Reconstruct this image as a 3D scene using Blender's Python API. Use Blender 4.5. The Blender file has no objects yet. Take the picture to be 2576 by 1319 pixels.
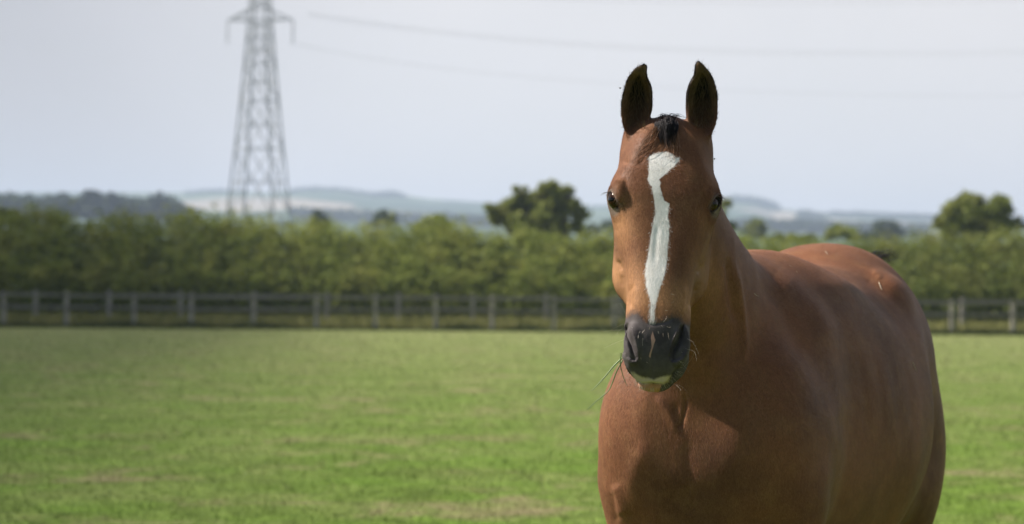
import bpy, bmesh, math, random
import numpy as np
from mathutils import Vector, Matrix

random.seed(7)
rng = np.random.default_rng(11)
C = bpy.context.scene.collection
scene = bpy.context.scene
R = math.radians

# ---------------------------------------------------------------- camera
FPX = 6000.0            # focal length in units of a 2576 px wide picture
HX, HY = 1288.0, 705.0  # principal column and horizon row
CAM_H = 1.44
ROLL = R(0.48)
cam_data = bpy.data.cameras.new('camera')
cam = bpy.data.objects.new('camera', cam_data)
C.objects.link(cam)
CAM_ROT = Matrix.Rotation(-ROLL, 3, 'Y') @ Matrix.Rotation(R(90), 3, 'X')
cam.matrix_world = Matrix.Translation((0, 0, CAM_H)) @ CAM_ROT.to_4x4()
cam_data.sensor_width = 36.0
cam_data.sensor_fit = 'HORIZONTAL'
cam_data.lens = FPX / 2576.0 * 36.0
cam_data.shift_y = (HY - 659.5) / 2576.0
cam_data.clip_start = 0.1
cam_data.clip_end = 20000.0
cam_data.dof.use_dof = True
cam_data.dof.focus_distance = 4.97
cam_data.dof.aperture_fstop = 4.8
scene.camera = cam
CR = np.array(CAM_ROT)


def P(x, y, Y):
    """world point seen at picture position (x, y) at distance Y along +Y"""
    r = CR @ np.array([(x - HX) / FPX, (HY - y) / FPX, -1.0])
    k = Y / r[1]
    return np.array([r[0] * k, Y, CAM_H + r[2] * k])


def proj(v):
    v = np.asarray(v, float).reshape(-1, 3) - np.array([0, 0, CAM_H])
    c = v @ CR
    return np.stack([HX + c[:, 0] / -c[:, 2] * FPX, HY - c[:, 1] / -c[:, 2] * FPX], 1)


# ---------------------------------------------------------------- world, sun
HAZE = 0.5 / 1550
SUN_EL = R(46)
SUN_TO = np.array([-0.950, 0.275, 0.0])
SUN_TO[:2] /= np.linalg.norm(SUN_TO[:2])
SUN_DIR = Vector((SUN_TO[0] * math.cos(SUN_EL), SUN_TO[1] * math.cos(SUN_EL), math.sin(SUN_EL)))
world = bpy.data.worlds.new('World')
scene.world = world
world.use_nodes = True
wn = world.node_tree
wn.nodes.clear()
w_out = wn.nodes.new('ShaderNodeOutputWorld')
w_bg = wn.nodes.new('ShaderNodeBackground')
w_sky = wn.nodes.new('ShaderNodeTexSky')
w_sky.sky_type = 'NISHITA'
w_sky.sun_disc = False
w_sky.sun_elevation = SUN_EL
w_sky.sun_rotation = math.atan2(SUN_DIR.x, SUN_DIR.y)
w_sky.altitude = 50
w_sky.air_density = 1.0
w_sky.dust_density = 1.5
w_sky.ozone_density = 1.5
w_bg.inputs['Strength'].default_value = 0.05
# thin high cloud veil over the blue
w_mix = wn.nodes.new('ShaderNodeMix'); w_mix.data_type = 'RGBA'
w_tc = wn.nodes.new('ShaderNodeTexCoord')
w_map = wn.nodes.new('ShaderNodeMapping'); w_map.inputs['Scale'].default_value = (1.6, 1.6, 3.0)
w_noise = wn.nodes.new('ShaderNodeTexNoise'); w_noise.inputs['Scale'].default_value = 2.2
w_noise.inputs['Detail'].default_value = 4
w_ramp = wn.nodes.new('ShaderNodeMapRange')
w_ramp.inputs['From Min'].default_value = 0.3; w_ramp.inputs['From Max'].default_value = 0.7
w_ramp.inputs['To Min'].default_value = 0.80; w_ramp.inputs['To Max'].default_value = 1.0
L = wn.links.new
# the veil is a low haze bank: dense near the horizon, open blue overhead
w_sep = wn.nodes.new('ShaderNodeSeparateXYZ')
w_el = wn.nodes.new('ShaderNodeMapRange'); w_el.interpolation_type = 'SMOOTHSTEP'
w_el.inputs['From Min'].default_value = 0.12; w_el.inputs['From Max'].default_value = 0.85
w_el.inputs['To Min'].default_value = 0.92; w_el.inputs['To Max'].default_value = 0.08
w_az = wn.nodes.new('ShaderNodeMapRange'); w_az.interpolation_type = 'SMOOTHSTEP'
w_az.inputs['From Min'].default_value = -0.05; w_az.inputs['From Max'].default_value = 0.50
w_az.inputs['To Min'].default_value = 0.0; w_az.inputs['To Max'].default_value = 1.0
w_m1 = wn.nodes.new('ShaderNodeMath'); w_m1.operation = 'MULTIPLY'
w_m2 = wn.nodes.new('ShaderNodeMath'); w_m2.operation = 'MULTIPLY'
L(w_tc.outputs['Generated'], w_map.inputs['Vector']); L(w_map.outputs[0], w_noise.inputs['Vector'])
L(w_tc.outputs['Generated'], w_sep.inputs[0])
L(w_sep.outputs['Z'], w_el.inputs['Value']); 
w_dot = wn.nodes.new('ShaderNodeVectorMath'); w_dot.operation = 'DOT_PRODUCT'
w_dot.inputs[1].default_value = (.68, .73, 0)      # veil ahead, carried on round the unseen right to brighten the shaded flank
L(w_tc.outputs['Generated'], w_dot.inputs[0]); L(w_dot.outputs['Value'], w_az.inputs['Value'])
L(w_noise.outputs['Fac'], w_ramp.inputs['Value'])
L(w_ramp.outputs[0], w_m1.inputs[0]); L(w_el.outputs[0], w_m1.inputs[1])
L(w_m1.outputs[0], w_m2.inputs[0]); L(w_az.outputs[0], w_m2.inputs[1]); L(w_m2.outputs[0], w_mix.inputs[0])
L(w_sky.outputs[0], w_mix.inputs[6])
w_left = wn.nodes.new('ShaderNodeMapRange'); w_left.interpolation_type = 'SMOOTHSTEP'
w_left.inputs['From Min'].default_value = -0.24; w_left.inputs['From Max'].default_value = -0.01
w_vc = wn.nodes.new('ShaderNodeMix'); w_vc.data_type = 'RGBA'
w_vc.inputs[6].default_value = (5.95, 5.55, 5.5, 1)      # greyer bank of haze on the left
w_vc.inputs[7].default_value = (9.9, 9.35, 9.1, 1)
L(w_sep.outputs['X'], w_left.inputs['Value']); L(w_left.outputs[0], w_vc.inputs[0]); L(w_vc.outputs[2], w_mix.inputs[7])
L(w_mix.outputs[2], w_bg.inputs['Color']); L(w_bg.outputs[0], w_out.inputs['Surface'])

sun_data = bpy.data.lights.new('sun', 'SUN')
sun_data.energy = 5.0
sun_data.angle = R(0.6)
sun_data.color = (1.0, 0.94, 0.86)
sun = bpy.data.objects.new('sun', sun_data)
C.objects.link(sun)
sun.rotation_euler = SUN_DIR.to_track_quat('Z', 'Y').to_euler()

scene.view_settings.view_transform = 'Standard'
scene.view_settings.look = 'None'
scene.view_settings.exposure = 0.95
scene.view_settings.gamma = 1.0
scene.cycles.use_denoising = True
scene.cycles.max_bounces = 6
scene.cycles.diffuse_bounces = 3
scene.cycles.glossy_bounces = 2
scene.cycles.transmission_bounces = 3
scene.cycles.transparent_max_bounces = 6
scene.cycles.volume_bounces = 1


# ---------------------------------------------------------------- helpers
def tag(o, label=None, cat=None, group=None, kind=None):
    if label: o['label'] = label
    if cat: o['category'] = cat
    if group: o['group'] = group
    if kind: o['kind'] = kind
    return o


def mesh_obj(name, verts, faces, mat=None, parent=None, smooth=True):
    me = bpy.data.meshes.new(name)
    verts = np.asarray(verts, dtype=np.float32)
    me.vertices.add(len(verts))
    me.vertices.foreach_set('co', verts.ravel())
    if isinstance(faces, np.ndarray):
        n, k = faces.shape
        me.loops.add(n * k)
        me.loops.foreach_set('vertex_index', faces.astype(np.int32).ravel())
        me.polygons.add(n)
        me.polygons.foreach_set('loop_start', np.arange(0, n * k, k, dtype=np.int32))
        me.polygons.foreach_set('loop_total', np.full(n, k, dtype=np.int32))
        me.update(calc_edges=True)
    else:
        me2 = bpy.data.meshes.new(name)
        bpy.data.meshes.remove(me)
        me = me2
        me.from_pydata([tuple(map(float, v)) for v in verts], [], [tuple(map(int, f)) for f in faces])
        me.update()
    if smooth:
        me.polygons.foreach_set('use_smooth', np.ones(len(me.polygons), dtype=bool))
    if mat: me.materials.append(mat)
    o = bpy.data.objects.new(name, me)
    C.objects.link(o)
    if parent: o.parent = parent
    return o


def vattr(me, name, vals):
    vals = np.asarray(vals, dtype=np.float32)
    if vals.ndim == 1:
        a = me.attributes.new(name, 'FLOAT', 'POINT')
        a.data.foreach_set('value', vals)
    else:
        a = me.attributes.new(name, 'FLOAT_COLOR', 'POINT')
        if vals.shape[1] == 3: vals = np.concatenate([vals, np.ones((len(vals), 1), np.float32)], 1)
        a.data.foreach_set('color', vals.ravel())


def empty(name, loc):
    o = bpy.data.objects.new(name, None)
    o.empty_display_size = 0.2
    C.objects.link(o)
    o.location = loc
    return o


class NT:
    """small node-tree builder"""
    def __init__(self, name):
        self.m = bpy.data.materials.new(name)
        self.m.use_nodes = True
        self.t = self.m.node_tree
        self.t.nodes.clear()
        self.out = self.t.nodes.new('ShaderNodeOutputMaterial')
        self.b = self.t.nodes.new('ShaderNodeBsdfPrincipled')
        self.t.links.new(self.b.outputs[0], self.out.inputs['Surface'])

    def n(self, typ, **kw):
        nd = self.t.nodes.new(typ)
        for k, v in kw.items(): setattr(nd, k, v)
        return nd

    def l(self, a, b): self.t.links.new(a, b)

    def setv(self, sock, v):
        if hasattr(v, 'is_output') or isinstance(v, bpy.types.NodeSocket): self.l(v, sock)
        else: sock.default_value = v

    def mix(self, f, a, b, mode='MIX'):
        nd = self.n('ShaderNodeMix', data_type='RGBA', blend_type=mode)
        self.setv(nd.inputs[0], f)
        self.setv(nd.inputs[6], a if not isinstance(a, tuple) else (*a[:3], 1))
        self.setv(nd.inputs[7], b if not isinstance(b, tuple) else (*b[:3], 1))
        return nd.outputs[2]

    def math(self, op, a, b=0.0, c=0.0, clamp=False):
        nd = self.n('ShaderNodeMath', operation=op, use_clamp=clamp)
        self.setv(nd.inputs[0], a); self.setv(nd.inputs[1], b)
        if len(nd.inputs) > 2: self.setv(nd.inputs[2], c)
        return nd.outputs[0]

    def rng(self, v, a, b, c=0.0, d=1.0, smooth=False):
        nd = self.n('ShaderNodeMapRange')
        if smooth: nd.interpolation_type = 'SMOOTHSTEP'
        self.setv(nd.inputs[0], v)
        for i, q in enumerate((a, b, c, d)): nd.inputs[i + 1].default_value = q
        return nd.outputs[0]

    def attr(self, name, out='Fac'):
        return self.n('ShaderNodeAttribute', attribute_name=name).outputs[out]

    def coords(self, scale=(1, 1, 1), which='Object', loc=(0, 0, 0), rot=(0, 0, 0)):
        tc = self.n('ShaderNodeTexCoord'); mp = self.n('ShaderNodeMapping')
        mp.inputs['Scale'].default_value = scale
        mp.inputs['Location'].default_value = loc
        mp.inputs['Rotation'].default_value = rot
        self.l(tc.outputs[which], mp.inputs['Vector'])
        return mp.outputs[0]

    def noise(self, vec, scale, detail=3.0, rough=0.55, dist=0.0):
        nd = self.n('ShaderNodeTexNoise')
        if vec is not None: self.l(vec, nd.inputs['Vector'])
        nd.inputs['Scale'].default_value = scale
        nd.inputs['Detail'].default_value = detail
        nd.inputs['Roughness'].default_value = rough
        nd.inputs['Distortion'].default_value = dist
        return nd.outputs['Fac']

    def bump(self, h, strength, dist):
        nd = self.n('ShaderNodeBump')
        nd.inputs['Strength'].default_value = strength
        nd.inputs['Distance'].default_value = dist
        self.l(h, nd.inputs['Height'])
        self.l(nd.outputs[0], self.b.inputs['Normal'])
        return nd.outputs[0]

    def set(self, **kw):
        names = {'col': 'Base Color', 'rough': 'Roughness', 'metal': 'Metallic', 'spec': 'Specular IOR Level',
                 'sheen': 'Sheen Weight', 'coat': 'Coat Weight', 'ior': 'IOR'}
        for k, v in kw.items():
            if isinstance(v, tuple) and len(v) == 3: v = (*v, 1)
            self.setv(self.b.inputs[names[k]], v)
        return self


def simple_mat(name, col, rough=0.7, spec=0.3, var=0.25, scale=20.0):
    t = NT(name)
    nz = t.noise(t.coords(), scale)
    f = t.rng(nz, 0.3, 0.7)
    c = t.mix(f, tuple(x * (1 - var) for x in col), tuple(min(1, x * (1 + var)) for x in col))
    t.set(col=c, rough=rough, spec=spec)
    return t.m


def catmull(pts, n, closed=False):
    """n samples through control points"""
    pts = np.asarray(pts, float)
    m = len(pts)
    out = []
    segs = m if closed else m - 1
    for u in np.linspace(0, segs, n, endpoint=not closed):
        i = min(int(u), segs - 1); f = u - i
        if closed: p = [pts[(i + k - 1) % m] for k in range(4)]
        else: p = [pts[max(0, i - 1)], pts[i], pts[i + 1], pts[min(m - 1, i + 2)]]
        out.append(0.5 * ((2 * p[1]) + (p[2] - p[0]) * f + (2 * p[0] - 5 * p[1] + 4 * p[2] - p[3]) * f * f
                          + (-p[0] + 3 * p[1] - 3 * p[2] + p[3]) * f ** 3))
    return np.array(out)


def pchip(xs, ys, x):
    """smooth monotone interpolation, ys (n,k)"""
    xs = np.asarray(xs, float); ys = np.asarray(ys, float)
    if ys.ndim == 1: ys = ys[:, None]
    h = np.diff(xs)[:, None]
    d = np.diff(ys, axis=0) / h
    m = np.zeros_like(ys)
    m[0], m[-1] = d[0], d[-1]
    s = d[:-1] * d[1:]
    with np.errstate(divide='ignore', invalid='ignore'):
        hm = 2 * s / (d[:-1] + d[1:])
    m[1:-1] = np.where(s > 0, np.nan_to_num(hm), 0)
    x = np.clip(np.asarray(x, float), xs[0], xs[-1])
    i = np.clip(np.searchsorted(xs, x, side='right') - 1, 0, len(xs) - 2)
    H = np.diff(xs)[i]
    u = ((x - xs[i]) / H)[..., None]
    H = H[..., None]
    return ((2 * u**3 - 3 * u**2 + 1) * ys[i] + (u**3 - 2 * u**2 + u) * H * m[i]
            + (-2 * u**3 + 3 * u**2) * ys[i + 1] + (u**3 - u**2) * H * m[i + 1])


def grid_faces(nr, nc, wrap=True):
    r = np.arange(nr - 1)[:, None]; c = np.arange(nc if wrap else nc - 1)[None, :]
    a = r * nc + c; b = r * nc + (c + 1) % nc
    return np.stack([a, b, b + nc, a + nc], -1).reshape(-1, 4)


def strands(name, paths, radii, mat, parent=None, sides=3):
    """many tapered hairs in one mesh. paths (n, k, 3), radii (n,)"""
    paths = np.asarray(paths, float)
    n, k, _ = paths.shape
    tan = np.gradient(paths, axis=1)
    tan /= np.linalg.norm(tan, axis=2, keepdims=True) + 1e-9
    ref = np.where(np.abs(tan[..., 2:3]) > 0.9, np.array([1.0, 0, 0]), np.array([0, 0, 1.0]))
    u = np.cross(tan, ref); u /= np.linalg.norm(u, axis=2, keepdims=True) + 1e-9
    v = np.cross(tan, u)
    prof = np.linspace(1, 0.15, k) ** 0.7
    rr = np.asarray(radii)[:, None] * prof[None]
    ang = np.arange(sides) * 2 * np.pi / sides
    ring = (u[:, :, None] * np.cos(ang)[None, None, :, None] + v[:, :, None] * np.sin(ang)[None, None, :, None])
    vs = (paths[:, :, None] + ring * rr[:, :, None, None]).reshape(-1, 3)
    f = grid_faces(k, sides)
    faces = (f[None] + (np.arange(n) * k * sides)[:, None, None]).reshape(-1, 4)
    o = mesh_obj(name, vs, faces, mat, parent)
    vattr(o.data, 'rnd', np.repeat(rng.random(n), k * sides))
    return o

# ================================================================ HORSE
TH = R(20)
B0 = np.array([0.40, 5.25, 0.0])
B_S = np.array([math.sin(TH), math.cos(TH), 0])     # towards the tail
B_W = np.array([math.cos(TH), -math.sin(TH), 0])    # towards the horse's left flank


def b2w(s, w, z): return B0 + s * B_S + w * B_W + np.array([0, 0, z])


def build_body_sdf():
    h = 0.008
    smin, wmin, zmin = -0.45, -0.50, -0.03
    ns, nw, nz = int(2.35 / h), int(1.0 / h), int(1.92 / h)
    S = (smin + np.arange(ns) * h)[:, None, None].astype(np.float32)
    W = (wmin + np.arange(nw) * h)[None, :, None].astype(np.float32)
    Z = (zmin + np.arange(nz) * h)[None, None, :].astype(np.float32)
    D = np.full((ns, nw, nz), 0.3, np.float32)

    def add(lo, hi, fn, k):
        lo = np.array(lo) - 0.12; hi = np.array(hi) + 0.12
        i0 = np.clip(((lo - [smin, wmin, zmin]) / h).astype(int), 0, None)
        i1 = np.minimum(((hi - [smin, wmin, zmin]) / h).astype(int) + 1, [ns, nw, nz])
        a, b, c = (slice(i0[q], i1[q]) for q in range(3))
        d = fn(S[a], W[:, b], Z[:, :, c]).astype(np.float32)
        o = D[a, b, c]
        hh = np.maximum(k - np.abs(o - d), 0) / k
        D[a, b, c] = np.minimum(o, d) - hh * hh * k * 0.25

    # trunk: s, top, bottom, half width, height fraction of the widest point
    T = np.array([
        [0.00, 1.27, 1.00, .115, .45], [0.05, 1.32, .90, .178, .45], [0.14, 1.38, .84, .220, .45],
        [0.28, 1.45, .77, .242, .46], [0.42, 1.500, .73, .262, .45], [0.56, 1.518, .71, .292, .46],
        [0.72, 1.502, .70, .322, .47], [0.90, 1.475, .70, .345, .46], [1.05, 1.488, .73, .345, .48],
        [1.18, 1.528, .79, .312, .50], [1.32, 1.548, .87, .285, .50], [1.45, 1.518, .93, .252, .50],
        [1.56, 1.44, 1.00, .200, .50], [1.64, 1.34, 1.08, .120, .50]])

    def trunk(s, w, z):
        q = pchip(T[:, 0], T[:, 1:], s[:, 0, 0])
        top, bot, hw, fr = (q[:, i][:, None, None] for i in range(4))
        zc = bot + (top - bot) * fr
        ru = top - zc; rd = zc - bot
        dz = z - zc
        rz = np.where(dz > 0, ru, rd)
        p = np.where(dz > 0, 2.15, 2.25)
        nrm = ((np.abs(w) / hw) ** p + (np.abs(dz) / rz) ** p) ** (1 / p)
        d = (nrm - 1) * np.minimum(hw, rz) * 0.95
        # end caps
        over = np.maximum(-s + T[0, 0], 0) + np.maximum(s - T[-1, 0], 0)
        return np.where(over > 0, np.maximum(d, 0) + over * 1.0 + np.minimum(d, 0) * 0, d)

    add((0, -.36, .68), (1.66, .36, 1.56), trunk, 0.02)

    def ell(c, r, tilt=0.0, yaw=0.0, k=0.05):
        c = np.array(c, float); r = np.array(r, float); m = r.max()
        ct, st = math.cos(tilt), math.sin(tilt); cy, sy = math.cos(yaw), math.sin(yaw)

        def fn(s, w, z):
            a, b, e = s - c[0], w - c[1], z - c[2]
            a, b = a * cy + b * sy, -a * sy + b * cy
            a, e = a * ct + e * st, -a * st + e * ct
            k0 = np.sqrt((a / r[0]) ** 2 + (b / r[1]) ** 2 + (e / r[2]) ** 2)
            k1 = np.sqrt((a / r[0] ** 2) ** 2 + (b / r[1] ** 2) ** 2 + (e / r[2] ** 2) ** 2) + 1e-6
            return k0 * (k0 - 1) / k1
        add(c - m, c + m, fn, k)

    def cone(a, b, ra, rb, k=0.04, sx=1.0):
        a = np.array(a, float); b = np.array(b, float); ab = b - a; L2 = ab @ ab
        m = max(ra, rb)

        def fn(s, w, z):
            px, py, pz = s - a[0], w - a[1], z - a[2]
            t = np.clip((px * ab[0] + py * ab[1] + pz * ab[2]) / L2, 0, 1)
            d = np.sqrt((px - t * ab[0]) ** 2 + ((py - t * ab[1]) * sx) ** 2 + (pz - t * ab[2]) ** 2)
            return d - (ra + (rb - ra) * t)
        add(np.minimum(a, b) - m, np.maximum(a, b) + m, fn, k)

    ell((.12, 0, 1.06), (.120, .195, .22), k=.08)
    # neck
    N = np.array([  # s, w, z, depth radius, width radius
        [.36, 0, 1.17, .30, .180], [.24, 0, 1.27, .255, .148], [.13, -.005, 1.38, .205, .119],
        [.03, -.012, 1.48, .165, .098], [-.045, -.02, 1.57, .135, .086], [-.09, -.02, 1.65, .105, .080]])

    def neck(s, w, z):
        best = None
        for i in range(len(N) - 1):
            a, b = N[i], N[i + 1]
            ds, dz = b[0] - a[0], b[2] - a[2]
            L2 = ds * ds + dz * dz; Ln = math.sqrt(L2)
            t = ((s - a[0]) * ds + (z - a[2]) * dz) / L2
            lo = 0 if i else -9
            tc = np.clip(t, 0, 1)
            al = (t - tc) * Ln
            pe = ((s - a[0]) * dz - (z - a[2]) * ds) / Ln
            rd = a[3] + (b[3] - a[3]) * tc; rw = a[4] + (b[4] - a[4]) * tc
            wc = a[1] + (b[1] - a[1]) * tc
            nr = np.sqrt((pe / rd) ** 2 + ((w - wc) / rw) ** 2 + (al / rw) ** 2)
            d = (nr - 1) * np.minimum(rd, rw)
            best = d if best is None else np.minimum(best, d)
        return best
    add((-.25, -.25, .88), (.72, .25, 1.78), neck, 0.05)

    for sg in (-1, 1):
        ell((.33, sg * .146, 1.13), (.150, .098, .25), tilt=-0.45, yaw=sg * -0.05, k=.05)   # shoulder
        ell((.14, sg * .143, 1.10), (.13, .090, .17), k=.08)           # point of shoulder
        ell((.115, sg * .075, 1.04), (.105, .105, .19), k=.08)        # breast
        ell((.25, sg * .172, 1.02), (.15, .078, .16), k=.06)            # triceps
        cone((.17, sg * .160, .96), (.19, sg * .155, .62), .092, .054, k=.06)
        cone((.19, sg * .165, .62), (.185, sg * .16, .50), .050, .047)
        cone((.185, sg * .16, .47), (.20, sg * .16, .24), .036, .030)
        cone((.20, sg * .16, .22), (.15, sg * .16, .09), .038, .030)
        cone((.15, sg * .16, .09), (.13, sg * .16, .03), .045, .062, k=.01)
        # hind quarter
        ell((1.33, sg * .155, 1.16), (.26, .125, .25), tilt=0.2, k=.07)
        ell((1.42, sg * .190, .98), (.20, .120, .25), tilt=0.1, k=.06)
        ell((1.20, sg * .19, .92), (.12, .085, .14), k=.06)            # stifle
        ell((1.17, sg * .195, 1.395), (.060, .045, .035), k=.08)        # point of hip
        cone((1.36, sg * .190, .90), (1.54, sg * .165, .56), .130, .060, k=.06, sx=1.25)
        cone((1.56, sg * .155, .56), (1.53, sg * .155, .45), .055, .045)
        cone((1.53, sg * .155, .45), (1.50, sg * .155, .24), .038, .032)
        cone((1.50, sg * .155, .22), (1.44, sg * .155, .09), .040, .032)
        cone((1.44, sg * .155, .09), (1.42, sg * .155, .03), .045, .062, k=.01)
    cone((1.60, 0, 1.45), (1.70, 0, 1.33), .045, .032, k=.05)          # tail dock
    D = np.where(Z < 0.0, np.maximum(D, -Z), D)

    import openvdb
    g = openvdb.FloatGrid(0.3)
    g.copyFromArray(D)
    pts, quads = g.convertToQuads(0.0)
    pts = np.asarray(pts, float) * h + np.array([smin, wmin, zmin])
    v = B0 + pts[:, :1] * B_S + pts[:, 1:2] * B_W + pts[:, 2:3] * np.array([0, 0, 1.0])
    return v, np.asarray(quads)[:, ::-1]


# head frame: origin between the ears, t runs down the face, n out of it
HP, HR, HYAW = R(20), R(2.5), R(3.5)
_rz = np.array(Matrix.Rotation(-HYAW, 3, 'Z'))
H_T = _rz @ np.array([-math.sin(HR) * math.cos(HP), -math.sin(HP), -math.cos(HR) * math.cos(HP)])
H_X = _rz @ np.array([math.cos(HR), 0, -math.sin(HR)])
H_N = np.cross(H_X, H_T); H_N /= np.linalg.norm(H_N)
if H_N[1] > 0: H_N = -H_N
H_O = P(1683, 275, 5.06)


def h2w(x, t, n): return H_O + np.multiply.outer(x, H_X) + np.multiply.outer(t, H_T) + np.multiply.outer(n, H_N)


# t, F, wf, wm, nm, wj, nj, B
HT = np.array([
    [-.012, -.055, .022, .050, -.09, .050, -.13, -.16],
    [.015, -.030, .050, .092, -.08, .088, -.14, -.19],
    [.055, -.011, .062, .0990, -.085, .097, -.17, -.22],
    [.105, .000, .072, .1020, -.078, .097, -.18, -.25],
    [.150, .005, .084, .1155, -.062, .098, -.19, -.27],
    [.185, .006, .087, .1215, -.055, .098, -.20, -.28],
    [.220, .004, .081, .112, -.060, .099, -.20, -.285],
    [.262, .002, .072, .097, -.065, .103, -.20, -.285],
    [.315, .001, .061, .083, -.065, .104, -.19, -.27],
    [.350, .001, .055, .075, -.060, .096, -.175, -.240],
    [.385, .002, .051, .069, -.055, .074, -.150, -.200],
    [.425, .002, .050, .068, -.055, .058, -.120, -.160],
    [.475, .001, .050, .067, -.052, .050, -.100, -.135],
    [.510, -.002, .052, .066, -.050, .050, -.095, -.125],
    [.540, -.008, .052, .068, -.052, .050, -.095, -.120],
    [.562, -.018, .047, .062, -.056, .048, -.092, -.112],
    [.578, -.030, .038, .051, -.060, .042, -.088, -.104],
    [.590, -.046, .024, .032, -.064, .028, -.082, -.094]])


def head_loft():
    rows = np.concatenate([np.linspace(HT[0, 0], HT[-1, 0], 170)])
    q = pchip(HT[:, 0], HT[:, 1:], rows)
    vs = []
    for t, (F, wf, wm, nm, wj, nj, B) in zip(rows, q):
        half = [(0, F), (wf * .62, F - .003), (wf, F - .015), ((wf + wm * 1.25) / 2.25 + .004, (F - .012) * .45 + nm * .55),
                (wm, nm), ((wm + wj) / 2, (nm + nj) / 2), (wj, nj), (wj * .82, (nj * .4 + B * .6)), (wj * .42, B + .006), (0, B)]
        pts = half + [(-x, n) for x, n in half[-2:0:-1]]
        c = catmull(pts, 96, closed=True)
        vs.append(h2w(c[:, 0], np.full(96, t), c[:, 1]))
    vs = np.concatenate(vs)
    f = grid_faces(len(rows), 96)
    # caps
    n = len(vs)
    vs = np.concatenate([vs, vs[:96].mean(0)[None], vs[-96:].mean(0)[None]])
    cap = []
    k = (len(rows) - 1) * 96
    for i in range(96):
        j = (i + 1) % 96
        cap.append((n, j, i, i)); cap.append((n + 1, k + i, k + j, k + j))
    tri = [c[:3] for c in cap]
    return vs, [tuple(x) for x in f] + tri


def uv_ellipsoid(c, ax, r, nu=40, nv=24):
    th = np.linspace(0.02, math.pi - 0.02, nv); ph = np.arange(nu) * 2 * math.pi / nu
    st, ct = np.sin(th)[:, None], np.cos(th)[:, None]
    X = r[0] * st * np.cos(ph); Y = r[1] * st * np.sin(ph); Zz = r[2] * ct * np.ones(nu)
    v = c + X[..., None] * ax[0] + Y[..., None] * ax[1] + Zz[..., None] * ax[2]
    v = v.reshape(-1, 3)
    f = [tuple(x) for x in grid_faces(nv, nu)]
    f.append(tuple(range(nu))[::-1]); f.append(tuple(range((nv - 1) * nu, nv * nu)))
    return v, f


EAR_L = [(161, 1618, 1625), (168, 1604, 1628.5), (182, 1589, 1627), (197, 1577, 1630), (216, 1570.5, 1638), (240, 1565, 1641),
         (265, 1561.5, 1641), (290, 1561.5, 1636), (310, 1565, 1631), (335, 1573, 1626), (362, 1582, 1622)]
EAR_R = [(154, 1753, 1759), (160, 1750, 1767), (170, 1748, 1777), (185, 1747, 1789), (200, 1740, 1797), (216, 1733, 1802),
         (240, 1728.5, 1806), (265, 1728, 1807), (290, 1729.5, 1806), (310, 1733, 1802), (335, 1742, 1793), (362, 1750, 1784)]


def ear_mesh(rows, sg):
    rows = np.array(rows, float)
    ys = np.linspace(rows[0, 0], rows[-1, 0], 60)
    q = pchip(rows[:, 0], rows[:, 1:], ys)
    n = 24
    vs = []
    top, bot = rows[0, 0], rows[-1, 0]
    for y, (xl, xr) in zip(ys, q):
        f = (y - top) / (bot - top)
        Y = 5.075 + 0.02 * f + 0.03 * (1 - f)
        a = P(xl, y, Y); b = P(xr, y, Y)
        c = (a + b) / 2; hw = np.linalg.norm(b - a) / 2
        ux = (b - a) / (2 * hw)
        # the cup opens forwards and a little outwards
        ang = R(12) * sg
        uy = np.array([-math.sin(ang), math.cos(ang), 0.0])
        dep_o = hw * (1.15 + 0.5 * f)
        cav = np.clip((f - 0.03) / 0.15, 0, 1) * (1 - np.clip((f - 0.70) / 0.25, 0, 1) ** 1.5)
        rim = min(0.0045, hw * 0.5)
        dep_i = max(0.0, (dep_o - 0.010)) * cav - 0.004 * (1 - cav)
        th = np.linspace(0, math.pi, n)
        o = [c + ux * (hw * math.cos(t)) + uy * (dep_o * math.sin(t) ** 0.9) for t in th]
        i = [c + ux * ((hw - rim) * math.cos(t)) + uy * (dep_i * math.sin(t) ** 0.7 - 0.003) for t in th[::-1]]
        vs += o + i
    m = 2 * n
    f = [tuple(x) for x in grid_faces(len(ys), m)]
    f.append(tuple(range(m))[::-1]); f.append(tuple(range((len(ys) - 1) * m, len(ys) * m)))
    return np.array(vs), f


EYES = {}
for sg, (ex, ey) in ((-1, (1557.0, 503.5)), (1, (1779.0, 514.0))):
    EYES[sg] = P(ex, ey, 5.034)
# gaze directions (out of the orbit): sideways and forwards
GAZE = {sg: (lambda v: v / np.linalg.norm(v))(np.array([sg * 0.74, -0.67, 0.02])) for sg in (-1, 1)}


def assemble_raw():
    me = bpy.data.meshes.new('raw')
    V, F, off = [], [], 0
    parts = []
    bv, bf = build_body_sdf()
    parts.append((bv, [tuple(x) for x in bf]))
    parts.append(head_loft())
    AX = (H_X, H_N, H_T)
    # chin / lower lip
    parts.append(uv_ellipsoid(h2w(0, .556, -.091), AX, (.047, .043, .043)))
    parts.append(uv_ellipsoid(h2w(0, .50, -.115), AX, (.042, .036, .07)))
    # nostril wings and brow
    for sg in (-1, 1):
        parts.append(uv_ellipsoid(h2w(sg * .044, .515, -.032), AX, (.0245, .032, .050)))
        parts.append(uv_ellipsoid(EYES[sg] + GAZE[sg] * -.007 + np.array([0, .006, .008]), (np.array([1.0, 0, 0]), np.array([0, 1.0, 0]), np.array([0, 0, 1.0])), (.0240, .046, .042)))
    parts.append(ear_mesh(EAR_L, -1)); parts.append(ear_mesh(EAR_R, 1))
    for v, f in parts:
        V.append(v); F += [tuple(i + off for i in q) for q in f]; off += len(v)
    me.from_pydata([tuple(v) for v in np.concatenate(V)], [], F)
    return me


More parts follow.
